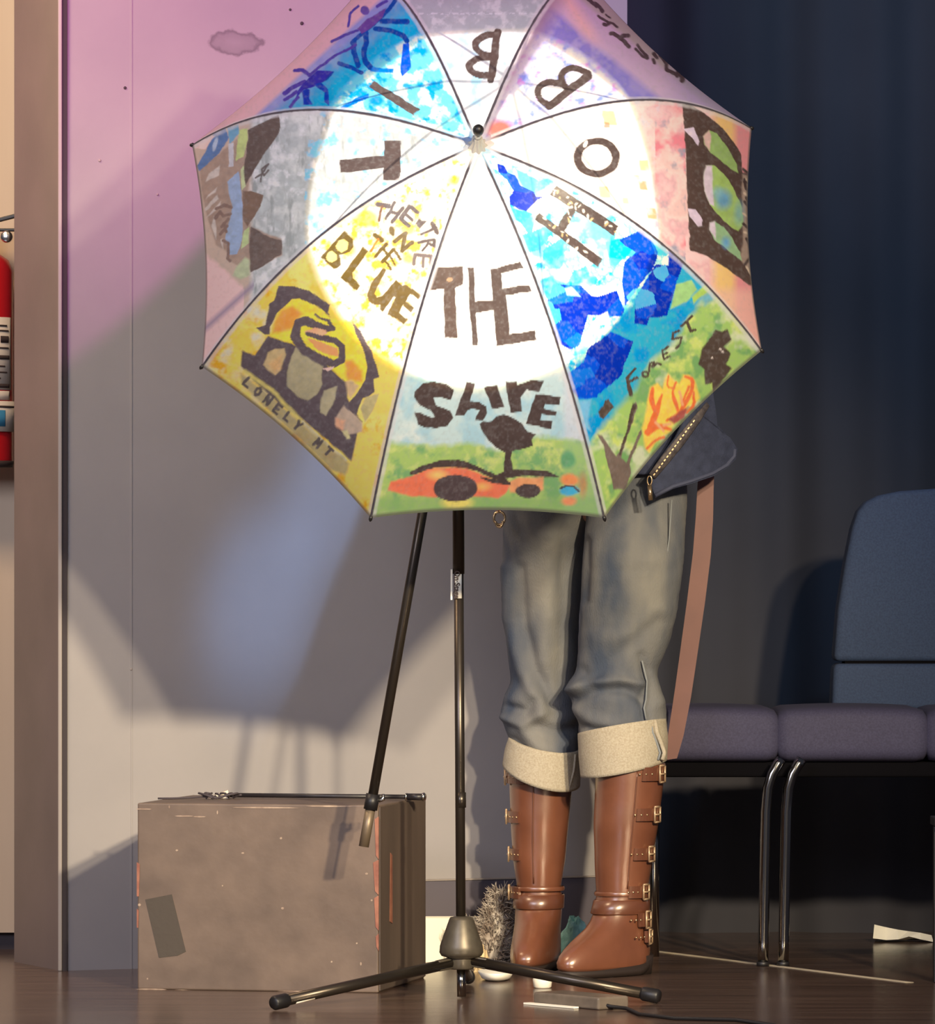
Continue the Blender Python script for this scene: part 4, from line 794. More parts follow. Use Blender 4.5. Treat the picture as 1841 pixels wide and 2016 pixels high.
# pleated cap and ferrule with a dark ball tip
pl = [];
for h, r0 in ((-.012, .024), (-.004, .018), (.004, .012), (.014, .0085), (.03, .0075)):
    pl.append([UA + UN * h + (Vector((1, 0, 0)) * math.cos(a) + UN.cross(Vector((1, 0, 0))) * math.sin(a)) * r0 * (1 + .12 * math.cos(a * 9)) for a in (2 * math.pi * k / 72 for k in range(72))])
G().rings(pl).build('ferrule_cap', M_fer, U)
tipv = W(942, 253, 9.27) - UA; tl = tipv.length
G().tube([UA + UN * .02, UA + tipv * .8], [.0062, .0052], 16).build('ferrule', M_fer, U)
G().lathe(UA + tipv * .78, tipv, [(0, .005), (.003, .0088), (.010, .0095), (.016, .007), (.019, .002)], 24).build('ferrule_tip', M_black, U)
HE = UA - UN * .84
G().tube([UA - UN * .72, UA - UN * .74, UA - UN * .86, UA - UN * .875], [.011, .014, .014, .008], 20).build('handle', M_grip, U)

# ------------------------------------------------------------------ microphone stand with boom
M_stk0 = mat('white_tape', (250, 240, 220), 0.5)
M_st = mat('black_stand_tube', (78, 70, 62), 0.33, 0.8)
M_cast = mat('cast_metal_hub', (92, 84, 72), 0.42, 0.5, nscale=60, rgb2=(104, 96, 82))
fx = W(908, 1960, 10.0)
ST = thing('microphone_stand', 'black tripod microphone stand with a tilted boom arm in front of the person', 'stand', (fx.x, 0, 0))
zc = lambda py: CZ + (HZ - py) / 1100.
xc = lambda px: (px - CX) / 1100.
G().tube([(xc(909), 0, zc(1962)), (xc(908), 0, zc(1905))], .0082, 20).build('lower_pole', M_leg, ST)
G().tube([(xc(907.5), 0, zc(1830)), (xc(903), 0, zc(1105))], .0088, 20).build('pole', M_st, ST)
G().tube([(xc(903), 0, zc(1130)), (xc(901), 0, zc(700))], .0108, 20).build('upper_pole', M_st, ST)
G().tube([(xc(907.5), 0, zc(1590)), (xc(907.4), 0, zc(1560))], .0094, 20).build('pole_joint', M_st, ST)
G().lathe((xc(908.5), 0, zc(1908)), (0, 0, 1), [(0, .020), (.003, .0225), (.018, .0225), (.020, .0225), (.024, .036), (.030, .0395), (.042, .0385), (.088, .0225), (.093, .020), (.095, .010)], 40).build('hub', M_cast, ST)
hz_ = zc(1896)
for (ax_, ay, az, bx_, by, bz) in ((xc(884), -.012, hz_, xc(545) * .974, -.29, .014), (xc(930), -.006, hz_ + .004, xc(1290) * .988, -.135, .014), (xc(909), .02, hz_, xc(922), .33, .014)):
    a_, b_ = Vector((ax_, ay, az)), Vector((bx_, by, bz)); d_ = (b_ - a_).normalized()
    lg = G().tube([a_ - d_ * .01, b_], .0098, 16).build('leg', M_st, ST)
    G().tube([b_ - d_ * .026, b_ - d_ * .022, b_ + d_ * .004, b_ + d_ * .008], [.0108, .0128, .0128, .0100], 16).build('rubber_foot', M_black, lg)
    G().box(a_ + d_ * .012, (.034, .014, .020), R=d_.to_track_quat('X', 'Z').to_matrix()).build('leg_bracket', M_cast, lg, smooth=False, bevel=.003)
    if bx_ < -.2:
        oo = Vector((.0, -.0062, -.0062)); G().tube([b_ - d_ * .088 + oo, b_ - d_ * .045 + oo], .0034, 10).build('tape_piece', M_stk0, lg)
# printed sticker on the pole
M_stk = mat('white_sticker', (255, 250, 236), 0.5)
def arcp(name, m, px0, px1, y0, y1, rr, par):
    c = xc(903.5); V = []; n_ = 8
    for z in (zc(y1), zc(y0)):
        for k in range(n_ + 1):
            a = math.radians(px0 + (px1 - px0) * k / n_); V.append((c + rr * math.sin(a), -rr * math.cos(a), z))
    o = mesh(name, V, [(k, k + 1, n_ + 2 + k, n_ + 1 + k) for k in range(n_)], m, par); q = o.modifiers.new('s', 'SOLIDIFY'); q.thickness = .0004; return o
stk = arcp('sticker', M_stk, -48, 34, 1124, 1178, .0098, ST); stk['label'] = 'white sticker with small vertical lettering'
G().box((xc(889), -.003, zc(1151)), (.0032, .004, zc(1121) - zc(1181))).build('sticker_edge', M_stk, ST, smooth=False)
tc_ = bpy.data.curves.new('sticker_text', 'FONT'); tc_.body = 'On\u00b7Stage'; tc_.size = .0135; tc_.extrude = .0002; tc_.offset = .0003; tc_.align_x = 'CENTER'; tc_.align_y = 'CENTER'
t0_ = bpy.data.objects.new('lettering_curve', tc_); COL.objects.link(t0_); bpy.context.view_layer.update()
me_ = bpy.data.meshes.new_from_object(t0_.evaluated_get(bpy.context.evaluated_depsgraph_get())); bpy.data.objects.remove(t0_)
to = bpy.data.objects.new('lettering', me_); COL.objects.link(to); me_.materials.clear(); me_.materials.append(M_ink); to.parent = ST
to.rotation_euler = (math.pi / 2, math.pi / 2, 0); to.location = Vector((xc(899.5), -.0112, zc(1151))) - Vector(ST.location)
# boom
b0, b1, b2_, b3 = Vector((xc(834), -.034, zc(990))), Vector((xc(733), -.034, zc(1575))), Vector((xc(731), -.034, zc(1585))), Vector((xc(717), -.034, zc(1665)))
bt = Vector((xc(886), -.034, zc(700))); be = bt + (bt - b0).normalized() * .09
G().tube([be, b1], .0088, 16).build('boom_arm', M_st, ST)
G().tube([b1 + (b1 - b0) * -.022, b1 + (b1 - b0) * .03], .0125, 20).build('boom_collar', M_black, ST)
G().tube([b2_, b3], .0092, 20).build('counterweight_tube', mat('dull_steel_tube', (128, 112, 92), 0.45, 0.5), ST)
G().tube([b1 + Vector((.012, 0, 0)), b1 + Vector((.020, 0, .003)), b1 + Vector((.020, 0, .012))], [.004, .004, .003], 10).build('clamp_screw', M_chrome, ST)
G().box((xc(893), -.016, zc(700)), (.034, .050, .045)).build('boom_clutch', M_black, ST, smooth=False, bevel=.005)

# made-up unseen lamp, added to throw the bright disc on the canopy
LP = Vector((-.07, -.05, 1.02)); LD = Vector((.1275, -.8642, .4868)).normalized()
CL = thing('added_disc_spotlight', 'added unseen spotlight on the stand pole that throws the bright disc on the canopy', 'lamp', tuple(LP - LD * .05))
G().lathe(LP - LD * .085, LD, [(0, .010), (.004, .017), (.05, .019), (.078, .026), (.080, .026), (.079, .023), (.06, .016)], 28).build('added_lamp_housing', M_black, CL)
G().lathe(LP - LD * .022, LD, [(0, .016), (.002, .016)], 24).build('reflector', M_chrome, CL)
G().tube([LP - LD * .05, LP - LD * .05 + Vector((.02, .02, 0)), (xc(902), -.012, LP.z + .01)], .005, 10).build('bracket', M_black, CL)
G().box((xc(902), 0, LP.z + .01), (.034, .034, .022)).build('clip', M_black, CL, smooth=False, bevel=.004)
for (pw, cl_, ang, bl) in ((ADDED_LAMP_W, (1.0, .96, .88), 49.0, .03), (ADDED_LAMP_W * .45, (1.0, .62, .12), 50.4, .03)):  # second, wider orange cone added for the disc's warm rim
    L_ = bpy.data.lights.new('added_disc_beam', 'SPOT'); L_.energy = pw; L_.color = cl_; L_.spot_size = math.radians(ang); L_.spot_blend = bl; L_.shadow_soft_size = .004
    o = bpy.data.objects.new('added_disc_beam', L_); COL.objects.link(o); o.parent = CL; o.location = LP - Vector(CL.location) + LD * .001
    o.rotation_euler = LD.to_track_quat('-Z', 'Y').to_euler()

# ------------------------------------------------------------------ the person holding the umbrella
M_skin = mat('skin', (196, 150, 126), 0.5)
M_hair = mat('brown_hair', (62, 42, 30), 0.6, bump=.3, bscale=150)
M_jean = mat('faded_denim', (58, 68, 86), 0.85, nscale=10, rgb2=(124, 122, 117), bump=.35, bscale=420, stretch=(1, 1, .4), detail=3)
M_cuff = mat('turned_up_cuff', (182, 172, 152), 0.9, nscale=300, rgb2=(164, 152, 130), bump=.3, bscale=500)
M_seam = mat('pale_seam', (128, 132, 134), 0.8)
M_boot = mat('brown_leather', (110, 71, 55), 0.34, nscale=14, rgb2=(124, 82, 64), bump=.05, bscale=120, spec=1.0)
M_bootd = mat('brown_strap_leather', (100, 64, 50), 0.36, spec=.8)
for m_ in (M_boot, M_bootd):
    b_ = m_.node_tree.nodes['Principled BSDF']; b_.inputs['Coat Weight'].default_value = 1.0; b_.inputs['Coat Roughness'].default_value = .24; b_.inputs['Coat Tint'].default_value = (1, .86, .72, 1)
M_sole = mat('dark_sole', (44, 34, 30), 0.6)
M_buck = mat('dull_pale_buckle', (196, 166, 132), 0.4, 0.5)
M_brass = mat('pale_buckle', (206, 176, 136), 0.25, 0.9)
M_jack = mat('dark_denim', (38, 44, 66), 0.85, nscale=60, rgb2=(50, 56, 80), bump=.4, bscale=400)
M_jedge = mat('worn_denim_edge', (64, 68, 90), 0.85)
M_zip = mat('woven_zip_tape', (96, 88, 86), 0.7, nscale=120, rgb2=(60, 54, 60))
M_strap = mat('tan_leather_strap', (98, 54, 46), 0.5, nscale=12, rgb2=(108, 62, 52))
M_eye = mat('eye_white', (225, 222, 215), 0.3); M_iris = mat('brown_iris', (50, 34, 24), 0.3); M_lip = mat('lips', (168, 96, 88), 0.5)

PER = thing('person', 'person in rolled-up jeans and brown buckled knee boots standing behind the umbrella', 'person', (.24, .68, 0))

def loft(rows, n, folds=(), amp=1.0, cap=True, noise=0.0, seed=1, dens=4.0):
    """rows: (py, x_left, x_right, distance, half depth, tilt px, front drop px); smooth tube through them"""
    rows = np.array([tuple(r) + (0,) * (7 - len(r)) for r in rows], float)
    ys = rows[:, 0]; N = max(8, int((ys[-1] - ys[0]) / dens)); yy = np.linspace(ys[0], ys[-1], N)
    # catmull-like smoothing
    def itp(k):
        y = np.interp(yy, ys, rows[:, k]); w = max(1, int(14 / dens)); kern = np.ones(2 * w + 1) / (2 * w + 1)
        return np.convolve(np.pad(y, w, mode='edge'), kern, 'valid')
    xl, xr, d, rd, tl, fd = [itp(k) for k in range(1, 7)]
    R = []
    for i in range(N):
        cx = (xl[i] + xr[i]) / 2; hw = (xr[i] - xl[i]) / 2; ring = []
        for k in range(n):
            a = 2 * math.pi * k / n; ca, sa = math.cos(a), math.sin(a)
            px = cx + hw * ca; py = yy[i] + tl[i] * ca + fd[i] * (-sa); dp = 0
            if sa < .15:
                for (P, w, am) in folds:
                    best = 1e9
                    for (x0, y0), (x1, y1) in zip(P, P[1:]):
                        ex, ey = x1 - x0, y1 - y0; t = min(1, max(0, ((px - x0) * ex + (py - y0) * ey) / (ex * ex + ey * ey)))
                        dd = math.hypot(px - x0 - t * ex, py - y0 - t * ey); best = min(best, dd)
                    if best < w * 3: dp += am * math.exp(-(best / w) ** 2) * min(1, (.15 - sa) * 2.5)
            if noise: dp += noise * (fbm(np.array([a * 40 + 300]), np.array([yy[i]]), 38, seed, 3)[0] - .5) * 2
            p = W(px, py, d[i]); q = Vector((p.x + dp * ca, d[i] - 10 + (rd[i] + dp) * sa, p.z)); ring.append(q)
        R.append(ring)
    return R

LD_, RD_ = 10.76, 10.62
foldL = [([(998, 1120), (1002, 1220), (1024, 1310), (1066, 1400)], 13, .010), ([(1022, 1120), (1030, 1230), (1056, 1320), (1085, 1380)], 12, -.009),
         ([(1080, 1060), (1076, 1200), (1066, 1300)], 20, .007), ([(1112, 1050), (1108, 1250), (1100, 1400)], 16, -.006),
         ([(992, 1412), (1030, 1428), (1062, 1408)], 8, .008), ([(1000, 1392), (1035, 1398), (1050, 1380)], 10, -.010), ([(1030, 1440), (1060, 1470), (1100, 1480)], 10, .006), ([(1050, 1425), (1100, 1440), (1136, 1430)], 12, -.008), ([(1010, 1455), (1040, 1480)], 8, -.006)]
foldR = [([(1112, 1362), (1150, 1342), (1215, 1336), (1262, 1345)], 9, .009), ([(1128, 1376), (1170, 1360), (1230, 1356), (1270, 1378)], 11, -.011),
         ([(1130, 1395), (1170, 1420), (1200, 1424)], 12, .007), ([(1160, 1340), (1210, 1290), (1290, 1220)], 14, -.006), ([(1175, 1260), (1235, 1250), (1300, 1200)], 18, .005),
         ([(1150, 1065), (1152, 1120), (1148, 1180)], 10, -.008), ([(1262, 1290), (1272, 1340), (1266, 1385), (1270, 1410)], 8, -.007), ([(1140, 1430), (1190, 1436)], 8, -.006), ([(1280, 1330), (1300, 1380)], 12, .006),
         ([(1145, 1320), (1150, 1340)], 12, -.006)]
J = G()
LR = loft([(870, 1005, 1170, 10.70, .095), (1000, 992, 1162, 10.72, .088), (1100, 989, 1150, LD_, .078), (1200, 992, 1141, LD_, .072), (1290, 1002, 1138, LD_, .068), (1345, 1006, 1136, LD_, .066), (1372, 990, 1137, LD_, .070), (1405, 986, 1139, LD_, .072), (1436, 996, 1141, LD_, .068), (1470, 1006, 1139, LD_, .064), (1510, 1008, 1136, LD_, .060)], 72, foldL, noise=.0022, seed=5)
RR_ = loft([(870, 1170, 1348, 10.68, .098), (980, 1158, 1354, 10.66, .092), (1100, 1147, 1346, RD_, .084), (1200, 1141, 1334, RD_, .078), (1270, 1141, 1316, RD_, .072), (1325, 1132, 1292, RD_, .068), (1352, 1111, 1298, RD_, .072), (1385, 1126, 1311, RD_, .072), (1420, 1138, 1313, RD_, .070), (1462, 1144, 1308, RD_, .064)], 72, foldR, noise=.0022, seed=9)
J.rings(LR); J.rings(RR_)
J.rings(loft([(800, 1040, 1300, 10.69, .10), (860, 1010, 1345, 10.69, .115), (925, 1005, 1352, 10.69, .112), (950, 1060, 1300, 10.69, .07), (970, 1100, 1250, 10.69, .03)], 64, noise=.002))
jeans = J.build('jeans', M_jean, PER)
sp = [Vector((W(x, y, 10.6).x, RD_ - 10 - dd, W(x, y, RD_).z)) for x, y, dd in ((1321, 985, .062), (1316, 1060, .060), (1308, 1130, .056), (1300, 1200, .051), (1292, 1240, .045))]
G().tube(sp, .0014, 6).build('side_seam', M_seam, jeans)
sp = [Vector((W(x, y, RD_).x, RD_ - 10 - dd, W(x, y, RD_).z)) for x, y, dd in ((1262, 1300, .060), (1272, 1340, .056), (1270, 1376, .058), (1266, 1392, .062), (1270, 1414, .066))]
G().tube(sp, .0018, 6).build('side_seam', M_seam, jeans)

def cuff(rows, d):
    R = loft(rows, 72, noise=.0012, seed=3, dens=5)
    # turn the edges in so that the band has thickness
    def inn(r, k): c = sum(r, Vector()) / len(r); return [c + (p - c) * k for p in r]
    R = [inn(R[0], .90), inn(R[0], .965)] + R + [inn(R[-1], .965), inn(R[-1], .88)]
    return G().rings(R, cap=False)
cl_ = cuff([(1462, 1003, 1141, LD_, .072, 12, 14), (1490, 994, 1143, LD_, .076, 16, 20), (1525, 989, 1142, LD_, .079, 20, 26)], LD_)
cL = cl_.build('cuff', M_cuff, jeans)
cr_ = cuff([(1430, 1138, 1312, RD_, .088, -14, -8), (1470, 1139, 1316, RD_, .094, -16, 0), (1512, 1143, 1313, RD_, .094, -17, 8)], RD_)
cR = cr_.build('cuff', M_cuff, jeans)
sm_ = [Vector((W(x, y, RD_).x, RD_ - 10 - dd, W(x, y, RD_).z)) for x, y, dd in ((1287, 1416, .060), (1291, 1440, .066), (1300, 1462, .062), (1306, 1480, .058), (1302, 1494, .062))]
G().tube(sm_, .0045, 8).build('cuff_seam', M_cuff, cR)
G().tube([p + Vector((-.008, -.003, 0)) for p in sm_], .0022, 8).build('cuff_seam', M_seam, cR)
sl = [Vector((W(x, y, LD_).x, LD_ - 10 - dd, W(x, y, LD_).z)) for x, y, dd in ((1132, 1484, .04), (1129, 1515, .046), (1120, 1548, .054))]
G().tube(sl, .0022, 8).build('cuff_seam', M_cuff, cL)

def egg(c, yaw, z, fr_, bk, hw, n=48, tilt=0.0):
    f = Vector((math.sin(yaw), -math.cos(yaw), 0)); s = Vector((math.cos(yaw), math.sin(yaw), 0)); out = []
    for k in range(n):
        a = 2 * math.pi * k / n; ca, sa = math.cos(a), math.sin(a); L = fr_ if ca > 0 else bk
        w = hw * math.copysign(abs(sa) ** (.72 if fr_ > .1 and ca > 0 else .9), sa); out.append(c + f * (L * ca) + s * w + Vector((0, 0, z + tilt * (max(0, -ca) ** 1.3))))
    return out
def make_boot(cpath, yaw, rad, topz, name_label, straps):
    """cpath(z) -> axis point; rad(z) -> shaft radius; yaw = direction of the toe"""
    zs = list(np.linspace(topz, .150, 34)); R = []
    for z in zs:
        r = rad(z); wob = 1 + .012 * math.sin(z * 70)
        R.append(egg(cpath(z), yaw, z, r * 1.02 * wob, r * 1.08, r, tilt=0))
    for z, a, b, h in ((.138, .050, .056, .046), (.126, .055, .057, .0455), (.114, .062, .059, .045), (.102, .073, .060, .0445), (.090, .090, .061, .044), (.078, .110, .062, .0435), (.066, .133, .062, .0435), (.054, .153, .062, .044), (.042, .168, .062, .0445), (.030, .176, .062, .0445), (.020, .176, .061, .0435), (.014, .170, .058, .042)):
        R.append(egg(cpath(z), yaw, z, a, b, h, tilt=.030 * max(0, 1 - z / .10)))
    b = G().rings(R).build('boot', M_boot, PER)
    # sole and heel
    c = cpath(0)
    G().rings([egg(c, yaw, .001, .176, .062, .044, tilt=.022), egg(c, yaw, .014, .180, .065, .0465, tilt=.030)]).build('sole', M_sole, b)
    f = Vector((math.sin(yaw), -math.cos(yaw), 0)); s = Vector((math.cos(yaw), math.sin(yaw), 0))
    G().rings([egg(c - f * .028, yaw, .0, .034, .036, .036), egg(c - f * .026, yaw, .036, .040, .040, .042)]).build('heel', M_sole, b)
    # ankle band all the way round, and its raised rims
    for z0, z1, off in ((.116, .143, .0030),):
        G().rings([egg(cpath(z0), yaw, z0, .062 + off * .6, .059 + off, .0452 + off), egg(cpath(z0), yaw, z0 + .002, .063 + off, .0595 + off, .046 + off), egg(cpath(z1), yaw, z1 - .002, .0510 + off, .057 + off, .0468 + off), egg(cpath(z1), yaw, z1, .050 + off * .3, .056 + off * .4, .0464 + off * .3)], cap=False).build('ankle_strap', M_bootd, b)
    G().rings([egg(cpath(.152), yaw, .150, .0505, .0560, .0488), egg(cpath(.154), yaw, .154, .0525, .0575, .0502), egg(cpath(.158), yaw, .158, .0505, .0560, .0485)], cap=False).build('welt_seam', M_boot, b)
    # long front seam
    for aa in ((-.25,) if name_label == 'l' else (.20,)):
        pts = []
        for z in np.linspace(.165, topz - .01, 16):
            r = rad(z); a = aa; pts.append(cpath(z) + f * 0 + Vector((math.sin(a) * r * 1.0, -math.cos(a) * r * 1.04, z)))
        G().tube(pts, .0014, 6).build('shaft_seam', M_bootd, b)
    # buckled straps on the outer side
    for (z, a0, a1, w, ab) in straps:
        r = rad(z) if z > .15 else .050
        ri, ro = r * 1.05, r * 1.05 + .0030; n_ = 14; V = []
        for zz_ in (z - w / 2, z + w / 2):
            for rr in (ri - .004, ro):
                for k in range(n_ + 1):
                    a = math.radians(a0 + (a1 - a0) * k / n_); V.append(cpath(zz_) + Vector((math.sin(a) * rr, -math.cos(a) * rr, zz_)))
        m_ = n_ + 1; Fc = []
        for k in range(n_):
            Fc += [(m_ + k, m_ + k + 1, 3 * m_ + k + 1, 3 * m_ + k), (k, k + 1, m_ + k + 1, m_ + k), (2 * m_ + k, 3 * m_ + k, 3 * m_ + k + 1, 2 * m_ + k + 1), (k, 2 * m_ + k, 2 * m_ + k + 1, k + 1)]
        Fc += [(0, m_, 3 * m_, 2 * m_), (n_, 2 * m_ + n_, 3 * m_ + n_, m_ + n_)]
        st = mesh('buckle_strap', V, Fc, M_bootd, b, smooth=False)
        # buckle frame with prong
        a = math.radians(ab); nr = Vector((math.sin(a), -math.cos(a), 0)); tn = Vector((math.cos(a), math.sin(a), 0)); up = Vector((0, 0, 1))
        o_ = cpath(z) + nr * (ro + .002) + up * z; hw_, hh = .0100, w * .60
        g = G()
        for p, q in ((-1, 0), (1, 0)): g.tube([o_ + tn * p * hw_ - up * hh, o_ + tn * p * hw_ + up * hh], .0020, 8)
        for q in (-1, 1): g.tube([o_ - tn * hw_ + up * q * hh, o_ + tn * hw_ + up * q * hh], .0020, 8)
        g.tube([o_ - tn * hw_, o_ + nr * .002, o_ + tn * hw_], .0018, 8)
        g.build('buckle', M_buck, b)
        for k in (1, 2, 3):
            aa = math.radians(ab - math.copysign(1, a1 - a0) * (12 + 11 * k)); nr2 = Vector((math.sin(aa), -math.cos(aa), 0))
            G().lathe(cpath(z) + nr2 * (ro - .0005) + up * z, nr2, [(0, .0022), (.0012, .0020), (.0018, .0008)], 8).build('rivet', M_brass, b)
    return b

def lerp_tab(tab):
    zs = [t[0] for t in tab]; return lambda z: float(np.interp(z, zs, [t[1] for t in tab]))
# right-hand boot in the picture, toe turned to the left
px2x = lambda px, d: (px - CX) * d / F
cxR = lerp_tab([(0, px2x(1226, 10.6)), (.13, px2x(1222, 10.6)), (.25, px2x(1229, 10.6)), (.40, px2x(1241, 10.6))]); rR = lerp_tab([(.12, .0445), (.155, .0470), (.21, .0522), (.28, .0588), (.34, .0618), (.42, .0636)])
cyR = .60
zR = lambda py: CZ + (HZ - py) * 10.55 / F
make_boot(lambda z: Vector((cxR(z), cyR, 0)), math.radians(-42), rR, .400, 'r',
          [(zR(1524), 20, 100, .026, 60), (zR(1604), 16, 98, .024, 58), (zR(1682), 18, 98, .023, 58), (zR(1757), 14, 98, .023, 58), (zR(1812), 40, 120, .026, 64), (zR(1846), 62, 128, .022, 74)])
cxL = lerp_tab([(0, px2x(1058, 10.76)), (.13, px2x(1061, 10.76)), (.25, px2x(1062, 10.76)), (.40, px2x(1066, 10.76))]); rL = lerp_tab([(.12, .0425), (.155, .0420), (.21, .0505), (.28, .0560), (.34, .0600), (.42, .0630)])
zL_ = lambda py: CZ + (HZ - py) * 10.76 / F
make_boot(lambda z: Vector((cxL(z), .775, 0)), math.radians(-9), rL, .385, 'l',
          [(zL_(1530), -30, -105, .024, -88), (zL_(1608), -42, -110, .022, -92), (zL_(1682), -44, -110, .022, -92), (zL_(1757), -46, -110, .022, -94)])

# dark denim jacket
JK = G()
JR = loft([(470, 1090, 1250, 10.66, .06), (490, 1010, 1330, 10.66, .085), (540, 985, 1360, 10.66, .10), (640, 1000, 1345, 10.66, .115), (760, 1015, 1345, 10.66, .115), (860, 1005, 1360, 10.66, .122), (905, 1000, 1366, 10.66, .125), (936, 1000, 1368, 10.66, .126)], 72, noise=.004, seed=21)
JK.rings(JR)
def sleeve(pts, rr): JK.tube(pts, rr, 20)
SHR, SHL = Vector((.075, .66, 1.385)), Vector((.405, .66, 1.385))
HA = UA - UN * .80; HB = UA - UN * .865
ELR, ELL = Vector((.02, .46, 1.20)), Vector((.36, .46, 1.17))
WRR, WRL = HA + Vector((-.03, .075, .035)), HB + Vector((.075, .055, -.02))
sleeve([SHR, SHR.lerp(ELR, .5), ELR, ELR.lerp(WRR, .5), WRR.lerp(ELR, .12)], [.062, .056, .050, .042, .036])
sleeve([SHL, SHL.lerp(ELL, .5), ELL, ELL.lerp(WRL, .5), WRL.lerp(ELL, .12)], [.062, .056, .050, .042, .036])
JK.rings([[Vector((.24, .665, 0)) + Vector((math.cos(a) * r, math.sin(a) * r * .8, z)) for a in (2 * math.pi * k / 32 for k in range(32))] for z, r in ((1.39, .085), (1.42, .068), (1.455, .066), (1.46, .058), (1.42, .056))], cap=False)
jacket = JK.build('jacket', M_jack, PER)
# the open front corner of the jacket, hanging below the umbrella's edge
fl_ = [(1400, 760), (1412, 838), (1436, 862), (1450, 884), (1447, 904), (1430, 922), (1402, 938), (1360, 952), (1325, 962), (1290, 980), (1284, 962), (1280, 935), (1300, 900), (1330, 860), (1360, 800)]
def curved(px, py, dd=0):
    d = 10.50 + dd + .10 * ((px - 1285) / 165.0) ** 2; return W(px, py, d)
def sheet(outline, t, name, m, par, dd=0):
    bm = bmesh.new(); vs = [bm.verts.new(curved(x, y, dd)) for x, y in outline]; f = bm.faces.new(vs); bmesh.ops.triangulate(bm, faces=[f])
    bmesh.ops.subdivide_edges(bm, edges=bm.edges[:], cuts=2, use_grid_fill=True)
    me = bpy.data.meshes.new(name); bm.to_mesh(me); bm.free(); me.materials.append(m); o = bpy.data.objects.new(name, me); COL.objects.link(o); put(o, par)
    q = o.modifiers.new('s', 'SOLIDIFY'); q.thickness = t; q.offset = 0; return o
sheet(fl_, .006, 'jacket_corner', M_jack, jacket)
hem = [(1290, 975), (1325, 957), (1362, 946), (1402, 932), (1430, 916), (1445, 898), (1446, 884)]
G().tube([curved(x, y, -.004) for x, y in hem], .0042, 8, flat=.6).build('hem_seam', M_jedge, jacket)
zt2 = [(1284, 938), (1310, 905), (1340, 868), (1372, 826), (1394, 796)]
G().tube([curved(x, y, -.008) for x, y in zt2], [.010, .012, .012, .010, .006], 8, flat=.35).build('zip_tape', M_zip, jacket)
zp = G(); 
for i in range(16):
    x = 1288 + i * 5.2; y = 934 - i * 7.0; zp.box(curved(x, y, -.014), (.0045, .003, .0022), R=Matrix.Rotation(-.9, 3, 'Y'))
o = zp.build('zip_teeth', M_brass, jacket, smooth=False); o['kind'] = 'stuff'
def pull(cx_, top, bot, d, par):
    g = G()
    pts = [W(cx_ + 4.5 * math.sin(a), top + 10 - 9 * math.cos(a), d) for a in (2 * math.pi * k / 16 for k in range(17))]
    g.tube(pts, .0014, 8); g.box((W(cx_ + 1, 0, d).x, d - 10, (W(0, top + 18, d).z + W(0, bot, d).z) / 2), (.0080, .0028, W(0, top + 18, d).z - W(0, bot, d).z), R=Matrix.Rotation(-.08, 3, 'Y'))
    return g.build('zip_pull', M_brass, par)
pull(1279, 936, 985, 10.47, jacket)
# ring hanging on the other front edge
g = G()
g.tube([W(983 + 11 * math.sin(a), 1020 - 13 * math.cos(a), 10.62) for a in (2 * math.pi * k / 24 for k in range(25))], .0026, 10)
g.tube([W(983 + 7 * math.sin(a), 1029 - 9 * math.cos(a), 10.615) for a in (math.pi * (.4 + 1.2 * k / 16) for k in range(17))], .0022, 10)
g.tube([W(983, 1010, 10.62), W(984, 960, 10.62), W(1006, 925, 10.6)], .0022, 8)
g.build('ring_clip', M_brass, jacket)

# long leather strap hanging at the side
pth = [(1392, 905), (1389, 965), (1387, 1020), (1382, 1090), (1371, 1180), (1357, 1280), (1344, 1370), (1331, 1445), (1320, 1500)]
wd_ = [15, 16, 17, 17.5, 17.5, 17, 16.5, 15, 13]
V = []
for th_ in (0, .0028):
    for (x, y), w in zip(pth, wd_):
        for s_ in (-1, 1):
            p = W(x + s_ * w, y + s_ * 3 - (10 if y == 1500 and s_ > 0 else 0), 10.70); V.append(p + Vector((0, th_, 0)))
m_ = len(pth) * 2; Fc = []
for i in range(len(pth) - 1):
    a = 2 * i; Fc += [(a, a + 1, a + 3, a + 2), (m_ + a, m_ + a + 2, m_ + a + 3, m_ + a + 1), (a, a + 2, m_ + a + 2, m_ + a), (a + 1, m_ + a + 1, m_ + a + 3, a + 3)]
Fc += [(0, m_, m_ + 1, 1), (m_ - 2, m_ - 1, 2 * m_ - 1, 2 * m_ - 2)]
s_ = mesh('leather_strap', V, Fc, M_strap, PER, smooth=False); s_['label'] = 'long tan leather strap hanging from under the jacket'

# the body itself: one continuous figure (skin-grown), mostly behind the umbrella and inside the clothes
bm = bmesh.new(); sk = bm.verts.layers.skin.verify()
def bv(p, r, root=False):
    v = bm.verts.new(p); v[sk].radius = (r, r) if not isinstance(r, tuple) else r; v[sk].use_root = root; return v
def chain(vs):
    for a, b in zip(vs, vs[1:]): bm.edges.new((a, b))
pel = bv((.245, .69, .95), (.095, .075), True); sp1 = bv((.245, .685, 1.10), (.095, .075)); ch_ = bv((.242, .68, 1.27), (.115, .085)); nb = bv((.24, .675, 1.40), (.065, .06)); nk = bv((.24, .665, 1.46), .046); hd0 = bv((.24, .655, 1.52), .058)
chain([pel, sp1, ch_, nb, nk, hd0])
for sgn, hipx, knee, ank in ((-1, .16, (.142, .765, .50), (.130, .780, .14)), (1, .33, (.292, .625, .50), (.286, .605, .14))):
    h = bv((hipx, .69 + (.040 if sgn < 0 else -.02), .88), .045); k_ = bv(knee, .034); c_ = bv((knee[0] * .5 + ank[0] * .5, (knee[1] + ank[1]) / 2, .34), .036); a_ = bv(ank, .026)
    chain([pel, h, k_, c_, a_])
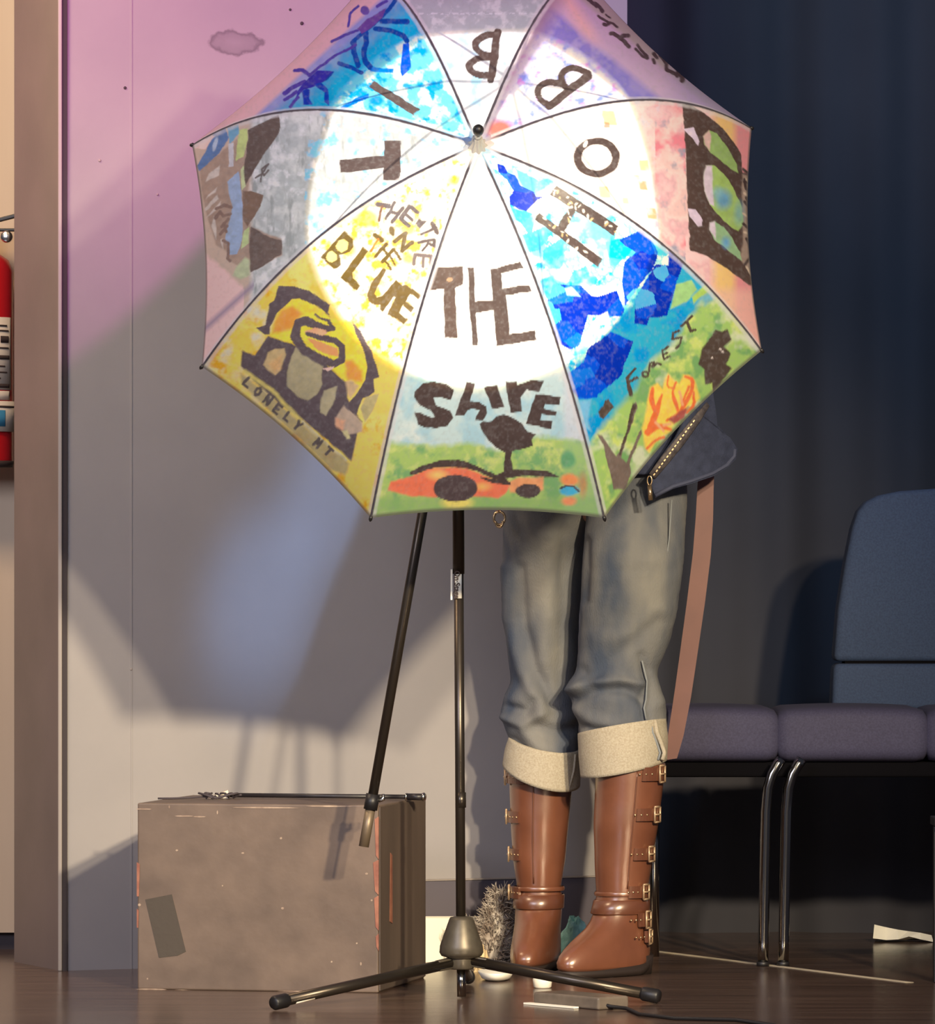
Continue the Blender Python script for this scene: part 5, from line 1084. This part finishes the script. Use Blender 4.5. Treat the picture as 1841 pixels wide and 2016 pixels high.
for S_, E_, W_ in ((SHR, ELR, WRR), (SHL, ELL, WRL)):
    s0_ = bv(S_ * .92 + Vector((.24, .67, 1.38)) * .08, .048); e_ = bv(E_, .034); w_ = bv(W_, (.026, .019))
    chain([ch_, s0_, e_, w_])
    tgt = HA if W_ is WRR else HB
    pm = bv(W_.lerp(tgt, .55), (.034, .018)); bm.edges.new((w_, pm))
me = bpy.data.meshes.new('body'); bm.to_mesh(me); bm.free(); me.materials.append(M_skin)
body = bpy.data.objects.new('body', me); COL.objects.link(body); put(body, PER)
body.modifiers.new('skin', 'SKIN').use_smooth_shade = True
q = body.modifiers.new('sub', 'SUBSURF'); q.levels = 1; q.render_levels = 2
# fingers curled round the handle
def hand(W_, T_, side):
    pal = W_.lerp(T_, .55); ax = UN; out_ = (T_ - pal); out_ = (out_ - ax * out_.dot(ax)).normalized(); sd = ax.cross(out_) * side
    for i, ln in enumerate((.92, 1.0, .94, .78)):
        o_ = pal + ax * (.030 - .020 * i); r = .0085 - .0005 * i; R0 = .020
        cen = T_ + ax * (.030 - .020 * i)
        pts = [o_ - out_ * .008]; 
        for k in range(6):
            a = math.radians(165 - 205 * ln * k / 5); pts.append(cen + (out_ * -math.cos(math.radians(180) - a) * -1 * R0 + sd * math.sin(a) * R0))
        hg = G().tube(pts, [r * 1.1, r * 1.05, r, r * .95, r * .9, r * .82, r * .7], 10)
        o = hg.build('finger', M_skin, body); o.location = (0, 0, 0)
        q = o.modifiers.new('s', 'SUBSURF'); q.levels = 1; q.render_levels = 1
    tp = [pal + ax * .022, pal + ax * .034 - sd * .016, T_ + ax * .040 - sd * .020, T_ + ax * .036 + out_ * .016 - sd * .010]
    G().tube(tp, [.011, .0105, .0095, .0075], 10).build('thumb', M_skin, body)
hand(WRR, HA, 1); hand(WRL, HB, -1)
# head with face, ears and hair
HC = Vector((.24, .640, 1.595)); g = G(); nU, nV = 36, 28; V = []
for j in range(nV + 1):
    v = math.pi * j / nV
    for i in range(nU):
        u = 2 * math.pi * i / nU; x, y, z = math.sin(v) * math.sin(u), -math.sin(v) * math.cos(u), math.cos(v)
        rx, ry, rz_ = .073, .092, .108
        jaw = 1 - .26 * max(0, -z) ** 1.3; x *= jaw
        if z < 0: y *= 1 - .12 * (-z)
        p = Vector((x * rx, y * ry, z * rz_))
        if y < -.3:
            nz = math.exp(-((x * 5.0) ** 2)) * math.exp(-(((z + .22) * 4.0) ** 2)); p.y -= .024 * nz
            for sx_ in (-.42, .42): p.y += .009 * math.exp(-(((x - sx_) * 5) ** 2)) * math.exp(-(((z - .02) * 7) ** 2))
            p.y -= .006 * math.exp(-((x * 3) ** 2)) * math.exp(-(((z + .52) * 9) ** 2)); p.y -= .008 * math.exp(-((x * 3) ** 2)) * math.exp(-(((z + .82) * 6) ** 2))
            p.y -= .005 * math.exp(-(((z - .22) * 8) ** 2))
        V.append(HC + p)
Fc = [(j * nU + i, j * nU + (i + 1) % nU, (j + 1) * nU + (i + 1) % nU, (j + 1) * nU + i) for j in range(nV) for i in range(nU)]
head = mesh('head', V, Fc, M_skin, PER)
for sx_ in (-1, 1):
    e = HC + Vector((sx_ * .030, -.078, .004)); G().lathe(e, (0, -1, 0), [(-.006, .006), (0, .0112), (.004, .010), (.0075, .006), (.0085, .001)], 16).build('eye', M_eye, head)
    G().lathe(e + Vector((0, -.0075, 0)), (0, -1, 0), [(0, .0052), (.0012, .0045)], 12).build('iris', M_iris, head)
    G().tube([e + Vector((-.013, -.006, .016)), e + Vector((0, -.010, .021)), e + Vector((.013, -.006, .016))], .0024, 6).build('eyebrow', M_hair, head)
    G().tube([HC + Vector((sx_ * .070, .004, .020)), HC + Vector((sx_ * .082, .010, .012)), HC + Vector((sx_ * .080, .008, -.014)), HC + Vector((sx_ * .070, .002, -.026))], [.008, .011, .009, .006], 10).build('ear', M_skin, head)
G().tube([HC + Vector((-.022, -.084, -.056)), HC + Vector((0, -.092, -.054)), HC + Vector((.022, -.084, -.056))], [.002, .0055, .002], 8).build('mouth', M_lip, head)
R = []
for z, k, b_ in ((.118, .02, 0), (.112, .55, 0), (.085, .86, 0), (.05, 1.02, .1), (.01, 1.06, .35), (-.04, 1.08, .6), (-.10, 1.10, .7), (-.16, 1.05, .7), (-.19, .9, .7)):
    ring = []
    for i in range(40):
        a = 2 * math.pi * i / 40; y = -math.cos(a); x = math.sin(a)
        yy = y if y > 0 else y * (1 - b_)
        ring.append(HC + Vector((x * .080 * k, (yy * .098 + (.022 * b_)) * k, z + .004)))
    R.append(ring)
G().rings(R).build('hair', M_hair, PER)

# ------------------------------------------------------------------ small things on the floor
M_paper = mat('white_paper', (252, 246, 228), 0.6); M_cream = mat('cream_cloth', (232, 208, 160), 0.8, nscale=30, rgb2=(214, 186, 140))
M_teal = mat('teal_cloth', (170, 225, 225), 0.85, nscale=60, rgb2=(130, 190, 190), bump=.4, bscale=120)
M_fur = mat('grey_fur', (206, 198, 188), 0.9, nscale=40, rgb2=(140, 124, 112))
# white board leaning against the wall beside the box
wl, wr = W(815, 1892, 10.93), W(948, 1890, 10.98); wl.z = wr.z = 0
C_ = G().prism([wl, wr, wr + Vector((.0, .012, .083)), wl + Vector((0, .012, .086))], (0, .010, .003)).build('white_card', M_paper, smooth=False)
tag(C_, 'bright white card leaning on the wall between the black box and the stand', 'card')
# grey fur bundle
fb = Vector((px2x(957, 10.86), .865, 0)); FB = thing('fur_bundle', 'shaggy grey fur bundle heaped behind the left brown boot', 'fur', tuple(fb))
rnd = random.Random(12)
core = [fb + Vector((0, 0, 0))]
R = []
for z, r in ((0.0, .034), (.02, .040), (.05, .036), (.08, .026), (.11, .020), (.135, .012), (.145, .003)):
    R.append([fb + Vector((z * .22 + math.cos(a) * r * (1.1 + .2 * math.sin(3 * a + z * 40)), math.sin(a) * r * .8, z)) for a in (2 * math.pi * k / 24 for k in range(24))])
G().rings(R).build('padding', M_fur, FB)
fg = G()
for i in range(1500):
    z = rnd.random() ** 1.2 * .145; a = rnd.uniform(0, 2 * math.pi); r = .042 * (1 - z / .17) + .004
    p = fb + Vector((z * .22 + math.cos(a) * r, math.sin(a) * r * .8, z)); out_ = Vector((math.cos(a) * .5, math.sin(a) * .5, rnd.uniform(-.3, 1.1))).normalized(); ln = rnd.uniform(.010, .026)
    if z < .02: out_.z = abs(out_.z) * .5
    cu = Vector((rnd.uniform(-.4, .4), rnd.uniform(-.4, .4), rnd.uniform(-.5, .3)))
    q1_ = p + out_ * ln * .5; q2_ = q1_ + (out_ + cu).normalized() * ln * .5
    for q_ in (q1_, q2_): q_.z = max(q_.z, .001)
    fg.tube([p, q1_, q2_], [.0016, .0011, .0003], 3, cap=False)
for (x_, z_) in ((-.052, .085), (-.047, .078), (-.040, .072), (-.050, .065)):
    for i in range(40):
        p = fb + Vector((x_ + rnd.uniform(-.004, .012), rnd.uniform(-.02, .02), z_ - rnd.uniform(.0, .03))); fg.tube([p, p + Vector((rnd.uniform(-.004, .006), 0, .012)), p + Vector((rnd.uniform(-.008, .006), 0, .022))], [.0014, .001, .0003], 3, cap=False)
o = fg.build('fur_strands', M_fur, FB); o['kind'] = 'stuff'
# crumpled cloths
def crumple(name, m, c, rx, ry, h, seed, label, cat):
    n_, k_ = 22, 9; R = []
    for j in range(k_):
        t = j / (k_ - 1); z = h * math.sin(t * math.pi / 2); s_ = math.cos(t * math.pi / 2) ** .7 + .02; ring = []
        for i in range(n_):
            a = 2 * math.pi * i / n_; w_ = 1 + .38 * (vnoise(np.array([i * .55 + 50]), np.array([j * .9 + seed * 7.]), seed)[0] - .5) * 2 * (t < .95)
            ring.append(c + Vector((math.cos(a) * rx * s_ * w_, math.sin(a) * ry * s_ * w_, z * (1 + .25 * (vnoise(np.array([i * .8 + 9]), np.array([j * 1.3]), seed + 3)[0] - .5)))))
        R.append(ring)
    return tag(G().rings(R).build(name, m, smooth=False), label, cat)
p = W(1122, 1875, 8260 / 738.); crumple('teal_cloth', M_teal, Vector((p.x + .004, .90, 0)), .030, .03, .088, 4, 'small teal cloth bunched up on the floor between the boots', 'cloth')
p = W(953, 1885, 10.9); crumple('crumpled_paper', M_cream, Vector((px2x(948, 10.68), .68, 0)), .013, .02, .048, 7, 'crumpled cream paper on the floor beside the stand hub', 'paper')
# crumpled white paper under the sofa
p = W(1778, 1856, 8260 / 716.); wp = Vector((p.x, p.y, 0)); kx = 11.53 / F
def wpt(px, py, dy=0): return Vector(((px - CX) * kx, wp.y + dy, max(0.0005, (1857 - py) * kx)))
top = [(1722, 1822), (1745, 1828), (1768, 1832), (1790, 1836), (1812, 1838), (1836, 1844)]; bot = [(1718, 1848), (1745, 1852), (1768, 1850), (1790, 1845), (1812, 1850), (1838, 1856)]
V = []; 
for i, (t_, b_) in enumerate(zip(top, bot)): V += [wpt(*b_, -.02 + .012 * (i % 2)), wpt(*t_, .0 + .016 * (i % 2)), wpt(t_[0] + 5, 1856, .05)]
Fc = []
for i in range(len(top) - 1): a = 3 * i; Fc += [(a, a + 3, a + 4, a + 1), (a + 1, a + 4, a + 5, a + 2), (a, a + 2, a + 5, a + 3)]
Fc += [(0, 1, 2), (15, 17, 16)]
tag(mesh('white_paper', V, Fc, M_paper, smooth=False), 'crumpled sheet of white paper lying under the sofa', 'paper')
# shiny bits below the stand's right leg
def at_floor(px, py): d = 8260 / (py - HZ); q = W(px, py, d); q.z = 0; return q
a_, b_ = at_floor(932, 1915), at_floor(996, 1948)
g = G(); R = []
c_ = at_floor(985, 1930)  # white oval added where the glossy floor shows a bright reflection
for z, s_ in ((.0, .55), (.004, .8), (.016, 1.0), (.017, .96), (.007, .72)):
    R.append([c_ + Vector((math.cos(a) * .034 * s_ - .008, math.sin(a) * .075 * s_, z)) for a in (2 * math.pi * k / 32 for k in range(32))])
tag(g.rings(R).build('floor_glint_patch', M_paper), 'low oval white shape standing in for a bright floor reflection behind the stand leg', 'reflection')
c_ = at_floor(1068, 1946); g = G().lathe(c_, (0, 0, 1), [(0, .014), (.002, .0165), (.016, .018), (.020, .016), (.021, .008)], 24)
tag(g.build('plastic_puck', M_paper), 'small round white plastic puck on the floor below the right boot toe', 'puck')
M_adp = mat('grey_plastic_case', (104, 94, 84), 0.25, nscale=30, rgb2=(120, 108, 96))
A0 = at_floor(1050, 1978); A1 = at_floor(1178, 1990)
AD = thing('power_adapter', 'flat grey plastic adapter with a dark cable lying in front of the stand', 'adapter', tuple(A0.lerp(A1, .5)))
dv = (A1 - A0).normalized(); dn = Vector((-dv.y, dv.x, 0)) * .07
G().prism([A0, A1, A1 + dn, A0 + dn], (0, 0, .022)).build('case', M_adp, AD, smooth=False, bevel=.004)
G().prism([A0 - dn * .10 + Vector((-.012, -.004, .0006)), A0.lerp(A1, .72) - dn * .20 + Vector((0, 0, .0006)), A0.lerp(A1, .72) - dn * .04 + Vector((0, 0, .0006)), A0 - dn * .02 + Vector((-.004, 0, .0006))], (0, 0, .003)).build('white_strip', M_paper, AD, smooth=False)
cb = [A1 + Vector((.002, .02, .012)), A1 + Vector((.02, .012, .006)), A1 + Vector((.05, -.004, .0035)), at_floor(1260, 2002) + Vector((0, 0, .0035)), at_floor(1330, 2010) + Vector((0, 0, .0035)), at_floor(1450, 2013) + Vector((0, 0, .0035)), at_floor(1640, 2040) + Vector((0, 0, .0035))]
G().tube(cb, .0033, 10).build('cable', M_black, AD)
G().tube([A1 + Vector((-.004, .02, .012)), A1 + Vector((.006, .018, .011))], .006, 12).build('plug_collar', M_chrome, AD)
# tiny loose flecks on the floor
